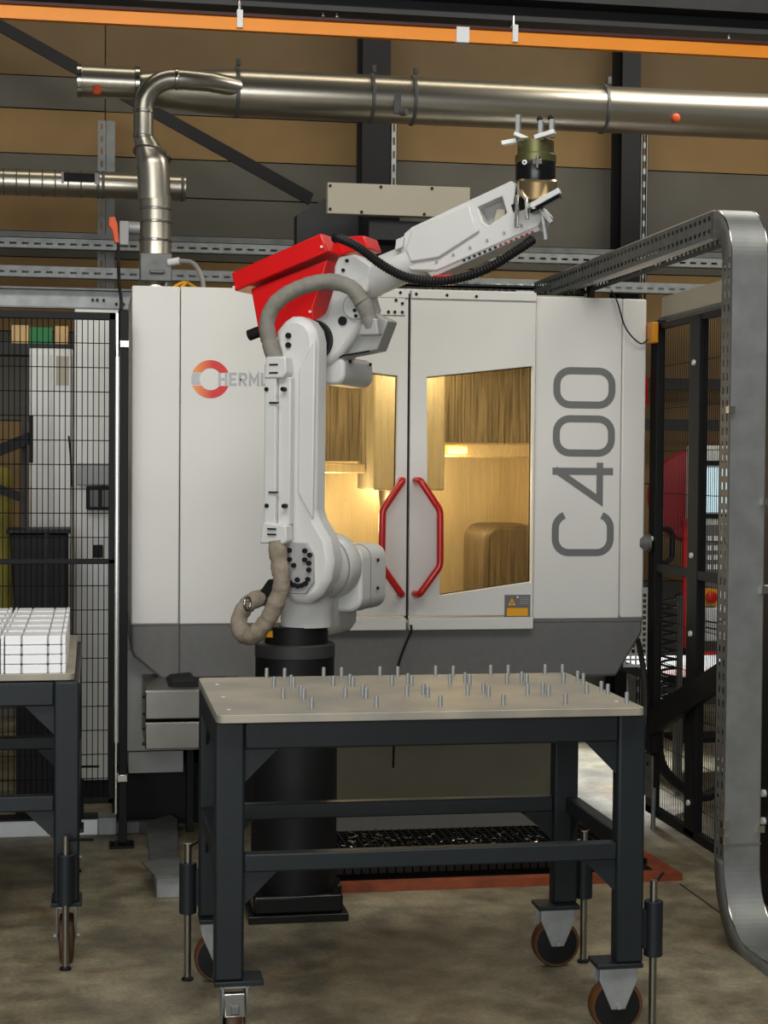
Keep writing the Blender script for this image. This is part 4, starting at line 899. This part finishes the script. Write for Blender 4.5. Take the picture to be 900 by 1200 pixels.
MB().tube([(3.66, 9.95, 1.36), (3.665, 9.95, .9), (3.67, 9.95, .60), (3.70, 9.95, .555), (3.76, 9.95, .54), (4.3, 9.95, .54)], .027, 12).build('red_post', 'red_paint', t)
MB().lathe((3.66, 9.95, 1.34), (0, 0, 1), [(.035, 0), (.035, .05), (.02, .06)], 14).build('post_cap', 'dark_red', t)
bx('side_panel', 'white_plastic', t, 3.70, 3.735, 9.9, 9.93, .7, 1.80, bev=.004)
b = bx('junction_box', 'white_plastic', t, 3.80, 4.05, 9.96, 10.06, .63, .84, bev=.008)
for z in (.72, .76): MB().tube(spline([(3.79, 9.94, z), (3.86, 9.93, z-.01), (3.93, 9.94, z+.012), (4.05, 9.95, z)], 5), .006, 6).build('box_cable', 'black_rubber', b)
MB().cyl((3.92, 9.99, .2), (3.92, 9.99, .64), .02, n=10).build('console_leg', 'black', t); bx('console_foot', 'black', t, 3.6, 4.2, 9.9, 10.15, 0, .03)
bx('leg_tube', 'black', t, 3.65, 3.69, 9.93, 9.97, .03, .6)
t = thing('hose_reel', (3.82, 10.4, 1.2), 'large dark red round drum behind the right gate mesh', 'reel')
MB().lathe((3.90, 10.45, 1.53), (-.35, -.94, 0), [(.30, -.08), (.31, -.06), (.31, .02), (.29, .04), (.1, .055), (.02, .06)], 40).build('drum', 'dark_red', t)
bx('reel_post', 'beam_dark', t, 3.88, 3.94, 10.55, 10.6, 0, 1.6)
t = thing('work_bench', (3.3, 9.2, 0), 'pale bench with papers behind the gate, right of the machine', 'bench')
MB().prism([(3.0, 8.4), (4.4, 8.4), (4.4, 9.4), (3.0, 9.4)], .585, .61, 'xy').build('bench_top', 'white_plastic', t, bev=.003)
bx('bench_edge', 'black', t, 2.98, 3.0, 8.4, 9.4, .56, .615); bx('bench_edge', 'black', t, 2.98, 4.4, 8.38, 8.4, .56, .615)
for x in (3.08, 4.3): bx('bench_leg', 'zinc_dull', t, x, x+.04, 8.5, 8.54, 0, .585); bx('bench_leg', 'zinc_dull', t, x, x+.04, 9.3, 9.34, 0, .585)
MB().prism([(3.03, 8.46), (3.36, 8.46), (3.36, 8.9), (3.03, 8.92)], .611, .613, 'xy').build('paper_sheet', 'paper', None, label='printed paper sheet lying on the near left corner of the bench', cat='paper')
MB().prism([(3.45, 8.52), (3.8, 8.5), (3.82, 8.9), (3.48, 8.9)], .611, .613, 'xy').build('paper_sheet', 'paper', None, label='printed paper sheet lying further right on the bench', cat='paper')
P = [(3.033, 8.33, 1.06), (3.0, 8.315, 1.055)]
for i in range(14*14+1):
    a = 2*PI*i/14; z = 1.04-.64*i/(14*14); P.append((2.957+.042*math.cos(a)+.012*(i/196), 8.3+.045*math.sin(a), z))
MB().tube(P, .007, 6).build('coiled_cable', 'black_rubber', None, label='black coiled air hose hanging behind the gate mesh', cat='hose')
bx('hose_hanger', 'zinc_dull', None, 3.02, 3.045, 8.315, 8.34, 0, 1.05, label='thin zinc upright carrying the black coiled hose', cat='post')
MB().tube(spline([(2.80, 7.98, .45), (2.805, 8.0, .32), (2.84, 8.0, .2), (2.94, 8.0, .105), (3.05, 8.0, .06), (3.14, 8.0, .10), (3.185, 8.0, .2), (3.2, 8.0, .4)], 8), .028, 12).build('thick_hose', 'black_rubber', None, label='thick black hose hanging in a loop behind the lower gate', cat='hose')
MB().tube(spline([(2.62, 7.9, .92), (2.57, 7.6, .86), (2.50, 7.3, .62), (2.42, 7.2, .30), (2.38, 7.3, .05), (2.2, 7.4, .02), (2.1, 7.5, .05)], 8), .014, 10).build('supply_hose', 'black_rubber', None, label='dark hose hanging from the machine corner behind the large cart', cat='hose')
MB().tube(spline([(1.462, 7.61, .98), (1.46, 7.6, .95), (1.43, 7.6, .88), (1.40, 7.6, .78), (1.39, 7.62, .6), (1.4, 7.7, .3)], 6), .006, 6).build('door_lead', 'black_rubber', None, label='thin black lead hanging below the gap between the doors', cat='cable')
